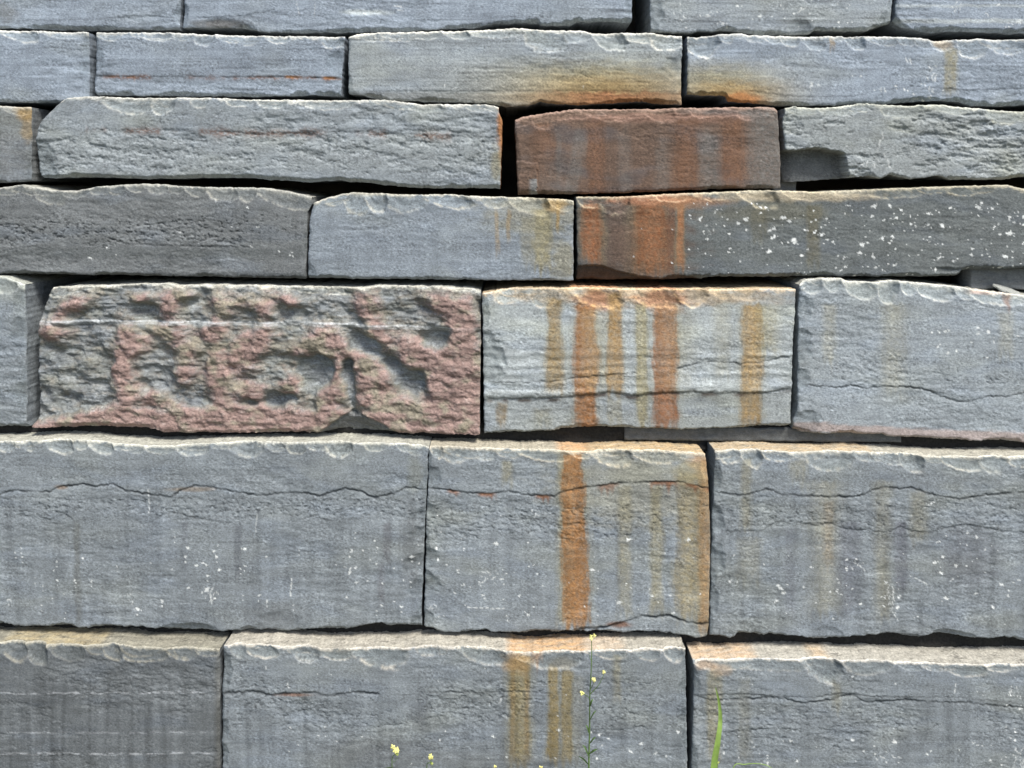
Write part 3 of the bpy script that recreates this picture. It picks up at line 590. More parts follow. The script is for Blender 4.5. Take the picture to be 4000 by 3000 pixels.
def ex52(U, V, I, c, Lm, dark, s, dT, dB, dL, dR):
    def field(wu, wv):
        f = np.zeros_like(U); tn = np.zeros_like(U)
        for (uc, vc, ru, rv, an, kd) in PK:
            dx = wu - uc; dy = wv - vc; ca, sa = math.cos(an), math.sin(an)
            d = ((dx * ca + dy * sa) / (ru + 8)) ** 2 + ((dy * ca - dx * sa) / (rv + 8)) ** 2
            g_ = np.exp(-d * .9); f = f + g_
            if kd == 2: tn = np.maximum(tn, g_)
        bb = interp([(130, 1655), (300, 1622), (430, 1585), (620, 1612), (760, 1600), (900, 1580), (1100, 1600), (1250, 1600), (1350, 1620), (1500, 1600), (1900, 1560)], wu)
        f = f + 1.2 * ss(-20, 30, wv - bb)
        f = f + .5 * ss(1560, 1700, wu) * ss(1300, 1400, wv)
        for (uc, vc, ru, rv, an) in [(1612, 1495, 66, 46, .55), (1712, 1330, 46, 40, 0), (1365, 1480, 20, 90, 0), (1240, 1470, 46, 54, 0), (1530, 1420, 44, 30, 0), (1230, 1440, 60, 34, 0), (1080, 1560, 60, 24, 0), (1420, 1350, 60, 30, .5)]:
            dx = wu - uc; dy = wv - vc; ca, sa = math.cos(an), math.sin(an)
            f = f - 1.7 * np.exp(-(((dx * ca + dy * sa) / ru) ** 2 + ((dy * ca - dx * sa) / rv) ** 2) * 1.1)
        return f, tn
    wu = U + 20 * fbm(U / 90, V / 80, 2, s + 1); wv = V + 16 * fbm(U / 90, V / 70, 2, s + 2)
    f, tn = field(wu, wv)
    fr = f + .30 * fbm(U / 80, V / 50, 3, s + 3)
    fc = f + .42 * fbm(U / 55, V / 34, 5, s + 16, .62)
    k = ss(.05, .95, fc + .2 * fbm(U / 24, V / 14, 3, s + 19)); kh = ss(-.35, 1.05, fr)
    pit = ss(.25, -.6, fbm(U / 150, V / 90, 2, s + 17) + f * .6)
    I = I * .8 + .018 - .025 * kh + .010 * pit
    # broken facets
    fa = fbm(U / 70 + .4 * gn(U / 50, V / 50, s), V / 44, 3, s + 18) * 5; fq = np.floor(fa)
    I = I + .0036 * (fq + ss(0, .30, fa - fq)) / 2.2
    I = I + .0016 * fbm(U / 26, V / 11, 4, s + 4, .6) + .0010 * (1 - k) * gn(U / 120, V / 7, s + 5)
    pk = lerp(np.broadcast_to(PINK, U.shape + (3,)), TAN * 1.0, ss(.0, .6, fbm(U / 90, V / 60, 3, s + 6) + .6 * tn))
    pk = lerp(pk, C(.40, .31, .275), ss(.15, .8, fbm(U / 46, V / 20, 4, s + 7)) * .6)
    gh = lerp(c, PALE * 1.4, ss(.1, .7, fbm(U / 60, V / 10, 4, s + 13)) * .6); gh = lerp(gh, DARK * 1.1, ss(.1, .8, fbm(U / 80, V / 30, 3, s + 14)) * .55); gh = lerp(gh, OLIVE * .75, ss(.0, .6, fbm(U / 130, V / 60, 3, s + 15)) * .5); c = gh
    edge = np.exp(-((fc - .30) / .22) ** 2)
    c = lerp(c, pk, k * .88)
    c = lerp(c, C(.20, .165, .10), edge * .30)
    # broken dark hollow in the lower edge
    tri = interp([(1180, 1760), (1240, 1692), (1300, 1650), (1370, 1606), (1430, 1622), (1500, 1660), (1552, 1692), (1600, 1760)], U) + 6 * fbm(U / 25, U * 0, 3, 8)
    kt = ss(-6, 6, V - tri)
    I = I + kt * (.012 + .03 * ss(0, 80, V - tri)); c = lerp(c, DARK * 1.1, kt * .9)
    # white quartz lines
    vl = interp([(130, 1258), (400, 1256), (1200, 1264), (1542, 1275), (1760, 1283), (1880, 1286)], U) + 1.5 * gn(U / 60, U * 0, 9)
    kl = np.maximum(np.exp(-((V - vl) / 4.0) ** 2), .7 * np.exp(-((V - vl - 9) / 2.5) ** 2)) * (.75 + .4 * gn(U / 30, U * 0, 10)) * (1 - .85 * ss(1755, 1775, U))
    c = lerp(c, C(.50, .53, .54), np.clip(kl * .8, 0, 1)); I = I - .0012 * np.exp(-((V - vl - 3) / 9) ** 2)
    c = lerp(c, GREY * .9, ss(-8, 6, -dR + 40 + 12 * gn(V / 40, V * 0, 3)) * .0)
    Lm = Lm + .20 * gn(U / 60, V / 6, s + 11) * (1 - k)
    return I, c, Lm, dark
build(5, [(184, 1127), (157, 1191), (144, 1234), (141, 1342), (138, 1505), (131, 1668)], [(1879, 1139), (1878, 1300), (1873, 1692)],
      [(150, 1128), (184, 1126), (325, 1119), (640, 1108), (678, 1117), (868, 1114), (1200, 1122), (1380, 1126), (1488, 1117), (1705, 1121), (1846, 1130), (1879, 1140)],
      [(131, 1668), (380, 1669), (610, 1674), (645, 1690), (1200, 1691), (1873, 1696)], seed=52, base=GREY * .98, tone=1.05, extra=ex52, rough=1.0, flake=.0, lowfreq=1.0,
      label="pitted block of pinkish brown crust over grey hollows with a thin white line", olive=.3,
      chips=[(150, 300, 1180), (640, 800, 1150), (1120, 1420, 1172)], rnd=5, ledge=C(0.464, 0.448, 0.376), bchips=[('B', 150, 630, 22, .014)], schip=.35, rim=.9)
def ex53(U, V, I, c, Lm, dark, s, dT, dB, dL, dR):
    vl = interp([(1884, 1560), (2108, 1557), (2244, 1549), (2380, 1533), (2488, 1546), (2542, 1532), (2705, 1530), (2814, 1535), (2976, 1535), (3100, 1516)], U) + 4 * fbm(U / 26, U * 0, 3, s)
    k = ss(-4, 5, V - vl)
    I = I + .0032 * k - .002 * np.exp(-((V - vl + 14) / 12) ** 2)
    Lm = Lm * (1 - .22 * k)
    kk = np.exp(-((V - vl - 9) / 8) ** 2) * ss(-.15, .3, gn(U / 60, U * 0, s + 2))
    c = lerp(c, REDB * .7, kk * .8)
    # horizontal ripples
    I = I + .0008 * np.sin(V / 6 + 2 * gn(U / 120, V / 40, s + 3)) * ss(1330, 1380, V) * (1 - k)
    return I, c, Lm, dark
build(5, [(1884, 1144), (1886, 1300), (1892, 1695)], [(3110, 1128), (3110, 1160), (3099, 1342), (3090, 1668)],
      [(1884, 1146), (1993, 1127), (2271, 1125), (2542, 1130), (2814, 1130), (3063, 1127), (3112, 1131)],
      [(1892, 1698), (2000, 1691), (2180, 1684), (2325, 1673), (2488, 1676), (2624, 1682), (2705, 1680), (2976, 1674), (3088, 1668)],
      seed=53, base=PALE * 1.22, tone=1.10, extra=ex53, label="pale block streaked with bold vertical rust-orange bands",
      chips=[(2070, 2184, 1201), (2244, 2428, 1234), (2466, 2648, 1223), (2640, 2765, 1207), (2850, 2960, 1190), (1930, 2060, 1185), (2780, 2850, 1170)], rnd=4,
      bchips=[('L', 1285, 1525, 92, .022), ('L', 1150, 1290, 30, .01)],
      cracks=[([(1900, 1494), (2163, 1492), (2244, 1478), (2488, 1456)], 3.2, .003, .5), ([(2640, 1444), (2716, 1421), (2814, 1413), (2895, 1421), (2976, 1416), (3063, 1394), (3100, 1394)], 3.4, .003, .6), ([(1900, 1558), (2108, 1557), (2244, 1549), (2380, 1533), (2488, 1546), (2705, 1530), (2976, 1535), (3090, 1516)], 4.0, .003, .4)],
      stains=[('w', 2550, 1160, 700, 46, CREAMO * .62, .6), ('w', 2340, 1180, 120, 60, RUST * 1.25, .75), ('w', 2590, 1175, 130, 60, RUST * 1.25, .7),
              ('s', 2166, 56, 1170, 1560, OCHRE * 1.0, .72, .1, .35), ('s', 2288, 84, 1190, 1700, C(.285, .135, .055), .95, .12, .22), ('s', 2322, 110, 1210, 1550, OLV * 1.3, .35, 0, .35), ('s', 2403, 54, 1150, 1560, C(.285, .18, .075), .85, .1, .25), ('s', 2403, 60, 1560, 1690, OLV * 1.1, .55),
              ('s', 2508, 40, 1190, 1690, OLV * 1.3, .75), ('s', 2600, 78, 1190, 1700, C(.270, .130, .068), .97, .35, .18), ('s', 2640, 140, 1190, 1560, OLV * 1.3, .25), ('s', 2936, 74, 1190, 1690, C(.31, .21, .095), .85, .15, .22), ('s', 3000, 90, 1190, 1400, OLV * 1.4, .45, 0, .5), ('s', 1962, 44, 1580, 1690, OCHRE * .8, .7), ('s', 2820, 60, 1180, 1500, OLV * 1.5, .3, 0, .5), ('s', 2120, 70, 1600, 1690, OLV, .4)],
      ledge=CREAMO, ledge_st=[(2230, 2420, C(.55, .26, .12), .8), (2500, 2640, C(.58, .27, .14), .9), (2900, 3120, CREAMW, .5)], olive=.45, rim=.85, rw=26)
build(5, [(3125, 1115), (3122, 1234), (3119, 1450), (3117, 1614), (3104, 1670)], [(X1, 1150), (X1, 1730)],
      [(3104, 1130), (3125, 1112), (3147, 1097), (3207, 1089), (3288, 1089), (3321, 1099), (3424, 1103), (3489, 1096), (3614, 1108), (3749, 1121), (3885, 1141), (4000, 1154), (X1, 1165)],
      [(3104, 1680), (3136, 1692), (3451, 1699), (3467, 1706), (3587, 1714), (3874, 1726), (4000, 1731), (X1, 1736)],
      seed=54, base=BLUEG * 1.18, tone=1.12, crinkle=[(1440, 80, .7), (1600, 90, .25)],
      label="pale blue block with a dipping hairline crack and pinkish lower edge",
      chips=[(3136, 3215, 1160), (3215, 3290, 1150), (3305, 3424, 1189), (3435, 3510, 1194), (3587, 3735, 1194), (3735, 3800, 1190), (3793, 4010, 1219), (3520, 3590, 1180)], rnd=4,
      bchips=[('L', 1150, 1260, 62, .014), ('L', 1270, 1420, 58, .014), ('L', 1430, 1520, 48, .012), ('L', 1600, 1700, 110, .016)],
      cracks=[([(3140, 1503), (3190, 1508), (3288, 1513), (3321, 1505), (3375, 1519), (3451, 1511), (3559, 1513), (3635, 1527), (3684, 1551), (3749, 1570), (3793, 1568), (3858, 1549), (3928, 1551), (4000, 1535), (4100, 1540)], 3.6, .0035, .7)],
      bands=[([(3230, 1672), (3500, 1690), (4000, 1712)], 22, C(.30, .245, .225), .85)],
      stains=[('s', 3492, 90, 1190, 1560, OLV * 1.5, .28, 0, .5), ('s', 3240, 50, 1190, 1440, OLV * 1.5, .3, 0, .5), ('s', 3945, 34, 1150, 1215, RUST, .6), ('w', 3880, 1140, 110, 16, C(.40, .27, .23), .8), ('s', 3930, 60, 1220, 1420, OLV * 1.5, .25)],
      specks=[(3580, 3980, 1250, 1420, 16, 3, 8)], ledge=C(0.480, 0.456, 0.376), rw=30, olive=.2, rim=.95)
# =================================================================== COURSE 6
CK6A = [(-50, 1930), (0, 1931), (54, 1917), (190, 1923), (228, 1901), (325, 1893), (380, 1901), (439, 1890), (488, 1917), (597, 1936), (667, 1942), (711, 1915), (760, 1898), (846, 1909), (922, 1925), (1020, 1939), (1112, 1925), (1200, 1928), (1244, 1939), (1347, 1909), (1401, 1920), (1461, 1944), (1542, 1931), (1586, 1906), (1680, 1915)]
build(6, [(X0, 1725), (X0, 2440)], [(1673, 1741), (1667, 1871), (1656, 2142), (1648, 2305), (1646, 2449)],
      [(X0, 1727), (0, 1727), (200, 1720), (330, 1722), (472, 1736), (635, 1744), (740, 1738), (868, 1731), (1200, 1729), (1542, 1732), (1651, 1743), (1673, 1746)],
      [(X0, 2436), (0, 2439), (163, 2447), (488, 2455), (705, 2463), (1200, 2469), (1325, 2458), (1434, 2441), (1488, 2435), (1521, 2446), (1646, 2450)],
      seed=61, scr=[(819,2315,825,2338,3.5,0.8),(802,2326,800,2340,3.5,0.8),(849,2309,853,2325,3.5,0.8),(832,2293,824,2314,3.5,0.8),(826,2322,822,2352,3.5,0.8),(837,2314,835,2328,3.5,0.8),(843,2309,845,2321,3.5,0.8),(835,2330,828,2361,3.5,0.8),(822,2331,826,2360,3.5,0.8),(1140,2272,1134,2330,5,0.9),(578,1912,582,2005,3.5,0.7),(1005,2012,998,2080,3.5,0.6),(495,2320,487,2323,3.5,0.8),(515,2323,502,2324,3.5,0.8),(504,2333,504,2346,3.5,0.8),(517,2345,512,2364,3.5,0.8),(517,2318,499,2327,3.5,0.8)], base=BLUEG * .95, tone=1.05, rough=.85, label="wide grey block with a wavy crack, dark vertical marks and white flecks",
      chips=[(-20, 60, 1777), (85, 130, 1765), (184, 284, 1777), (282, 345, 1765), (347, 440, 1774), (440, 480, 1768), (472, 560, 1785), (575, 685, 1791), (694, 814, 1778), (820, 900, 1770), (900, 1033, 1791), (1036, 1110, 1765), (1123, 1200, 1780), (1190, 1300, 1768), (1271, 1372, 1788), (1423, 1515, 1764), (1553, 1605, 1784), (1600, 1665, 1795)], rnd=5,
      crinkle=[(1985, 50, .95), (2100, 60, .25)],
      cracks=[(CK6A, 3.8, .004, .8), ([(60, 2010), (136, 2018), (195, 2031), (250, 2007), (293, 2034)], 3.6, .002, .45), ([(580, 2045), (624, 2018), (667, 2001), (732, 2018), (814, 2034), (922, 2045)], 3.4, .002, .4), ([(1140, 2036), (1230, 2016), (1300, 2040)], 3, .0015, .3)],
      bchips=[('R', 1980, 2060, 62, .012), ('R', 2050, 2130, 70, .016), ('R', 2160, 2260, 84, .016), ('R', 2250, 2340, 60, .014), ('R', 2400, 2460, 50, .012), ('B', 620, 860, 34, .012), ('B', 930, 1010, 26, .012), ('B', 980, 1200, 90, .007)],
      stains=[('s', 300, 24, 2040, 2455, C(.125, .13, .122), .65, 0, .6, 9), ('s', 720, 26, 2030, 2250, C(.13, .14, .16), .4, 0, .5), ('s', 928, 30, 2050, 2280, C(.12, .13, .145), .6, 0, .5), ('s', 1512, 26, 2040, 2220, C(.12, .12, .13), .6, 0, .5), ('s', 1490, 24, 2200, 2400, C(.13, .13, .14), .5, 0, .5),
              ('w', 1620, 1850, 40, 90, OLIVE * .8, .5), ('w', 1610, 2150, 60, 200, GREY * .85, .5), ('w', 1060, 2400, 160, 70, GREY * .75, .5), ('w', 750, 1912, 120, 12, C(.2, .14, .08), .5), ('w', 236, 1904, 30, 12, C(.2, .12, .06), .6)],
      specks=[(0, 1640, 2060, 2400, 52, 2.5, 6.7), (700, 860, 2140, 2340, 10, 4, 10.6), (1330, 1500, 2100, 2380, 13, 3, 8.3), (0, 1640, 2080, 2420, 45, 1.5, 3.2)],
      ledge=C(0.480, 0.456, 0.368), olive=.2, vstreak=.10, rim=.9)
CK6B = [(1680, 1909), (1749, 1914), (1814, 1925), (1911, 1931), (1987, 1920), (2058, 1936), (2166, 1939), (2190, 1925), (2260, 1909), (2380, 1893), (2461, 1885), (2651, 1882), (2790, 1914)]
build(6, [(1678, 1746), (1667, 1980), (1662, 2197), (1656, 2449)], [(2757, 1770), (2764, 1800), (2770, 1898), (2776, 2088), (2770, 2430), (2760, 2486)],
      [(1678, 1746), (1922, 1753), (2200, 1760), (2271, 1766), (2488, 1758), (2651, 1764), (2760, 1775)],
      [(1656, 2452), (1732, 2466), (1922, 2472), (2163, 2470), (2358, 2463), (2380, 2470), (2488, 2468), (2624, 2480), (2705, 2490), (2765, 2486)],
      seed=62, scr=[(1822,2372,1970,2378,4.5,0.85),(1939,2253,1919,2262,3.5,0.8),(1930,2254,1923,2262,3.5,0.8),(1932,2274,1938,2280,3.5,0.8),(1879,2233,1898,2239,3.5,0.8),(1935,2228,1946,2243,3.5,0.8),(1916,2242,1913,2250,3.5,0.8),(1891,2274,1870,2282,3.5,0.8),(1902,2228,1907,2235,3.5,0.8),(1903,2233,1914,2241,3.5,0.8),(1868,2272,1888,2275,3.5,0.8),(1885,2251,1873,2255,3.5,0.8),(1897,2256,1890,2270,3.5,0.8),(2088,2019,2079,2029,3.5,0.8),(2101,2011,2107,2021,3.5,0.8),(2088,2013,2087,2021,3.5,0.8),(2093,1992,2105,2003,3.5,0.8),(2094,2004,2091,2017,3.5,0.8),(2079,1992,2073,2008,3.5,0.8),(1682,2369,1674,2382,3.5,0.8),(1686,2366,1683,2376,3.5,0.8),(1684,2367,1689,2379,3.5,0.8),(1692,2376,1686,2381,3.5,0.8),(1700,2364,1705,2372,3.5,0.8),(1696,2360,1706,2367,3.5,0.8)], base=BLUEG * 1.02, tone=1.08, rough=1.0, label="squarish block split by one bold orange-brown vertical streak",
      chips=[(1727, 1832, 1818), (2032, 2217, 1823), (2325, 2468, 1821), (2477, 2662, 1834), (2640, 2768, 1813), (1850, 1940, 1800), (1940, 2030, 1790), (2240, 2320, 1795), (1685, 1730, 1800)], rnd=3,
      crinkle=[(2040, 90, .9), (2000, 60, .5)],
      cracks=[(CK6B, 3.8, .004, .8), ([(2240, 2465), (2369, 2452), (2445, 2430), (2505, 2408), (2560, 2412), (2613, 2405), (2678, 2430), (2749, 2441), (2775, 2436)], 6, .008, .75), ([(2407, 2050), (2480, 2035), (2559, 2012), (2597, 2050), (2640, 2061), (2678, 2034)], 3, .0015, .35)],
      bchips=[('L', 1820, 1900, 60, .012), ('L', 1960, 2030, 48, .012), ('L', 2130, 2220, 55, .012), ('L', 2230, 2340, 66, .016), ('L', 2380, 2450, 40, .01)],
      stains=[('w', 2500, 1900, 420, 200, OLV * 1.3, .35), ('s', 2215, 60, 1790, 2460, OLV * 1.2, .6, .0, .4), ('s', 2236, 88, 1770, 2470, C(.255, .132, .055), .97, .08, .16, 16),
              ('s', 1978, 40, 1800, 1915, OLV * 1.3, .55, 0, .5), ('s', 2440, 52, 1900, 2420, OLV * 1.15, .5, 0, .4), ('s', 2565, 48, 1900, 2420, OLV * 1.15, .6, 0, .35), ('s', 2695, 110, 1850, 2440, C(.245, .20, .105), .7, 0, .25), ('s', 2752, 44, 1800, 2490, C(.29, .175, .078), .75, 0, .4), ('w', 2740, 1810, 60, 60, C(.34, .21, .11), .7),
              ('d', CK6B, 55, RUST * .95, .9), ('w', 2410, 2440, 70, 16, RUST * .7, .8), ('w', 2700, 1845, 80, 50, OLV * 1.3, .5)],
      specks=[(1700, 2160, 2100, 2430, 22, 2.5, 6.4), (2280, 2740, 2080, 2420, 13, 2.5, 6.7), (1780, 1980, 2220, 2290, 10, 2, 5.2), (1700, 2740, 1950, 2440, 30, 1.5, 3.2)],
      ledge=C(0.496, 0.424, 0.296), ledge_st=[(2190, 2780, CREAMO, .75), (2180, 2300, C(.58, .33, .17), .6)], olive=.35, vstreak=.08, rim=.85)
CK6C = [(2790, 1920), (2881, 1936), (2936, 1931), (2995, 1909), (3060, 1931), (3180, 1939), (3315, 1943), (3375, 1934), (3424, 1909), (3467, 1901), (3516, 1912), (3559, 1906), (3641, 1931), (3749, 1953), (3831, 1939), (3912, 1931), (4000, 1923), (4100, 1930)]
build(6, [(2806, 1746), (2796, 1779), (2789, 1925), (2781, 2197), (2774, 2484)], [(X1, 1790), (X1, 2505)],
      [(2800, 1764), (2963, 1759), (3125, 1769), (3342, 1765), (3559, 1779), (3776, 1788), (4000, 1786), (X1, 1790)],
      [(2774, 2485), (2868, 2490), (2881, 2478), (3017, 2480), (3180, 2499), (3288, 2496), (3440, 2483), (3587, 2488), (3646, 2472), (3776, 2490), (4000, 2504), (X1, 2508)],
      seed=63, scr=[(3487,2323,3491,2345,3.5,0.8),(3477,2348,3470,2365,3.5,0.8),(3475,2285,3464,2308,3.5,0.8),(3486,2371,3486,2390,3.5,0.8),(3486,2347,3493,2367,3.5,0.8),(3473,2305,3465,2327,3.5,0.8),(3477,2320,3471,2340,3.5,0.8),(3488,2289,3490,2313,3.5,0.8),(3488,2388,3507,2422,3.5,0.8),(3489,2297,3491,2335,3.5,0.8),(3552,2248,3622,2284,4,0.8),(3628,1975,3650,1960,6,0.9),(3358,2211,3370,2222,3.5,0.8),(3336,2198,3347,2201,3.5,0.8),(3366,2197,3375,2204,3.5,0.8),(3372,2221,3381,2233,3.5,0.8),(3325,2217,3333,2228,3.5,0.8),(3358,2211,3369,2213,3.5,0.8)], base=BLUEG * 1.0, tone=1.04, rough=1.0, label="large grey block with a wavy crack, dark and ochre vertical washes and white flecks",
      chips=[(2811, 2903, 1821), (2898, 2979, 1829), (2979, 3090, 1823), (3153, 3334, 1840), (3332, 3430, 1818), (3402, 3545, 1834), (3515, 3610, 1866), (3600, 3690, 1815), (3690, 3833, 1856), (3831, 3940, 1851), (3940, 4030, 1840), (3090, 3155, 1800)], rnd=4,
      crinkle=[(2010, 70, .8), (2440, 50, .5)],
      cracks=[(CK6C, 4.2, .004, .82), ([(3078, 1915), (3150, 1905), (3230, 1908), (3320, 1915)], 2.6, .0015, .35), ([(2827, 2077), (2979, 2072), (3033, 2039), (3110, 2040), (3190, 2056), (3245, 2045), (3299, 2066), (3397, 2077), (3478, 2080), (3521, 2056), (3559, 2077), (3641, 2080), (3679, 2061), (3780, 2050), (3939, 2080), (4060, 2082)], 3.2, .0024, .45)],
      bchips=[('L', 1790, 1930, 30, .014), ('L', 1970, 2090, 52, .018), ('L', 2120, 2260, 56, .018), ('L', 2290, 2400, 38, .014), ('B', 3150, 3300, 60, .006), ('B', 3640, 3820, 26, .012)],
      stains=[('s', 2915, 40, 1800, 2090, OLV * 1.2, .45, 0, .5), ('s', 2925, 90, 2100, 2300, OLV * 1.3, .25), ('s', 3225, 120, 1880, 2420, OLV * 1.15, .34, 0, .6), ('s', 3238, 34, 1960, 2230, C(.24, .18, .11), .4, 0, .6), ('s', 3120, 70, 1800, 1900, OLV * 1.2, .4), ('s', 3450, 60, 1880, 2440, OLV * 1.2, .36, 0, .55), ('s', 3590, 60, 1920, 2140, OLV * 1.2, .4, 0, .5),
              ('s', 3088, 40, 2060, 2420, C(.14, .15, .17), .5, 0, .5), ('s', 3318, 86, 2040, 2420, C(.125, .135, .155), .7, 0, .4), ('s', 3522, 48, 2040, 2330, C(.115, .12, .14), .7, 0, .4), ('w', 3780, 2170, 150, 170, C(.135, .145, .16), .6), ('w', 3600, 1850, 30, 22, GREY * .8, .5)],
      specks=[(2820, 3400, 2160, 2360, 16, 3, 6.7), (3440, 3520, 2260, 2400, 16, 2, 6), (3650, 4000, 2090, 2380, 27, 2.5, 6.7), (3300, 3360, 2180, 2230, 6, 3, 5.2), (2820, 4000, 2060, 2440, 37, 1.5, 3.2)],
      ledge=C(0.512, 0.464, 0.360), ledge_st=[(2790, 3420, CREAMO * 1.0, .6)], olive=.3, vstreak=.12, rim=.9)
# =================================================================== COURSE 7
def ex71(U, V, I, c, Lm, dark, s, dT, dB, dL, dR):
    for v0, a, u1 in ((2706, .75, 820), (2942, .8, 850), (2860, .35, 850)):
        k = np.exp(-((V - v0 - 4 * gn(U / 200, U * 0, s)) / 4.0) ** 2) * ss(-.05, .35, gn(U / 40, V / 6, s + 3) + .12) * (1 - ss(u1 - 40, u1, U))
        c = lerp(c, C(.52, .54, .56), k * a)
    c = lerp(c, C(.15, .14, .115), ss(825, 855, U) * .35)
    return I, c, Lm, dark
build(7, [(X0, 2510), (X0, 3075)], [(854, 2532), (857, 2730), (857, 3075)],
      [(X0, 2512), (0, 2516), (325, 2525), (461, 2522), (515, 2535), (854, 2539)], [(X0, 3075), (857, 3075)],
      seed=71, base=(GREY + BLUEG) * .36, tone=0.93, rough=1.3, extra=ex71, label="darkest block of the lowest course, with thin broken white lines",
      chips=[(10, 105, 2584), (100, 180, 2598), (200, 328, 2590), (336, 410, 2568), (434, 667, 2620), (656, 772, 2587), (400, 470, 2580), (760, 850, 2580)], rnd=3,
      crinkle=[(2660, 60, .5)], ledge=C(0.320, 0.288, 0.208), ledge_st=[(0, 380, C(.42, .34, .19), .6)], vstreak=.26, olive=.08, flake=.12, rim=.9, rw=18)
CK7B = [(866, 2708), (922, 2708), (987, 2703), (1058, 2719), (1108, 2713), (1228, 2705), (1271, 2719), (1380, 2705), (1488, 2713)]
build(7, [(872, 2520), (868, 2700), (866, 3075)], [(2678, 2534), (2682, 2700), (2686, 3075)],
      [(866, 2522), (1085, 2526), (1271, 2538), (1542, 2538), (1705, 2527), (1800, 2530), (1976, 2544), (2058, 2555), (2163, 2551), (2380, 2541), (2678, 2536)], [(866, 3075), (2686, 3075)],
      seed=72, scr=[(1144,2592,1240,2590,3.5,0.4),(1040,2595,1038,2615,4,0.8),(1366,2675,1368,2706,3.5,0.7),(1960,2730,1948,2748,4,0.7),(1122,2667,1130,2683,3.5,0.8),(1120,2675,1130,2688,3.5,0.8),(1121,2675,1127,2685,3.5,0.8)], base=BLUEG * .94, tone=1.03, rough=1.0, label="broad block of the lowest course with two narrow olive-brown streaks beside a dark chip",
      chips=[(960, 1080, 2580), (1146, 1246, 2590), (1390, 1588, 2622), (1803, 1978, 2598), (2062, 2274, 2634), (900, 960, 2570), (1640, 1720, 2580), (2330, 2440, 2585), (2480, 2580, 2590), (1250, 1380, 2590), (2600, 2670, 2600)], rnd=6,
      crinkle=[([(870, 2790), (1500, 2760), (2686, 2720)], 110, .85), ([(870, 2700), (2686, 2800)], 90, .8)],
      cracks=[(CK7B, 5.5, .005, .75), ([(1560, 2716), (1700, 2704), (1868, 2708), (1990, 2703), (2060, 2704), (2160, 2710)], 2.8, .002, .4), ([(900, 2838), (930, 2828), (990, 2838)], 3, .002, .5), ([(2040, 2865), (2350, 2850), (2500, 2862)], 2.8, .0015, .3)],
      bchips=[('L', 2550, 2700, 42, .014), ('L', 2800, 2900, 30, .012), ('L', 2900, 3000, 30, .012), ('R', 2640, 2760, 40, .012), ('R', 2760, 2860, 40, .012)],
      stains=[('s', 2029, 82, 2570, 3020, C(.20, .165, .085), .80, 0, .18), ('s', 2003, 18, 2600, 2990, C(.22, .15, .07), .4, 0, .4), ('s', 2058, 18, 2600, 2990, C(.22, .15, .07), .5, 0, .4), ('s', 2161, 34, 2610, 3000, C(.24, .185, .085), .85, .35, .22), ('s', 2216, 36, 2620, 3000, C(.235, .185, .09), .78, .35, .22), ('s', 2250, 60, 2640, 2990, OLV, .3, 0, .5),
              ('s', 2410, 32, 2560, 2760, OLV * 1.15, .5, 0, .5), ('w', 2020, 2590, 70, 50, C(.30, .19, .08), .7), ('s', 2100, 40, 2545, 2610, C(.34, .19, .08), .6), ('w', 2200, 2595, 70, 30, C(.15, .145, .12), .7), ('w', 1500, 2950, 330, 90, GREY * .68, .6), ('s', 1640, 60, 2740, 2860, C(.11, .12, .14), .4, 0, .5), ('w', 1140, 2716, 90, 8, RUST * .8, .7), ('w', 1940, 2990, 400, 60, GREY * .72, .4)],
      specks=[(1000, 2660, 2830, 3000, 19, 2.5, 6), (2280, 2640, 2870, 2990, 6, 4, 7.5), (900, 2660, 2560, 3000, 19, 1.5, 3.2)],
      ledge=C(0.480, 0.424, 0.336), ledge_st=[(1985, 2290, C(.56, .34, .16), .8), (2290, 2440, C(.55, .42, .29), .6)], vstreak=.14, olive=.3, rim=.9, rw=14)
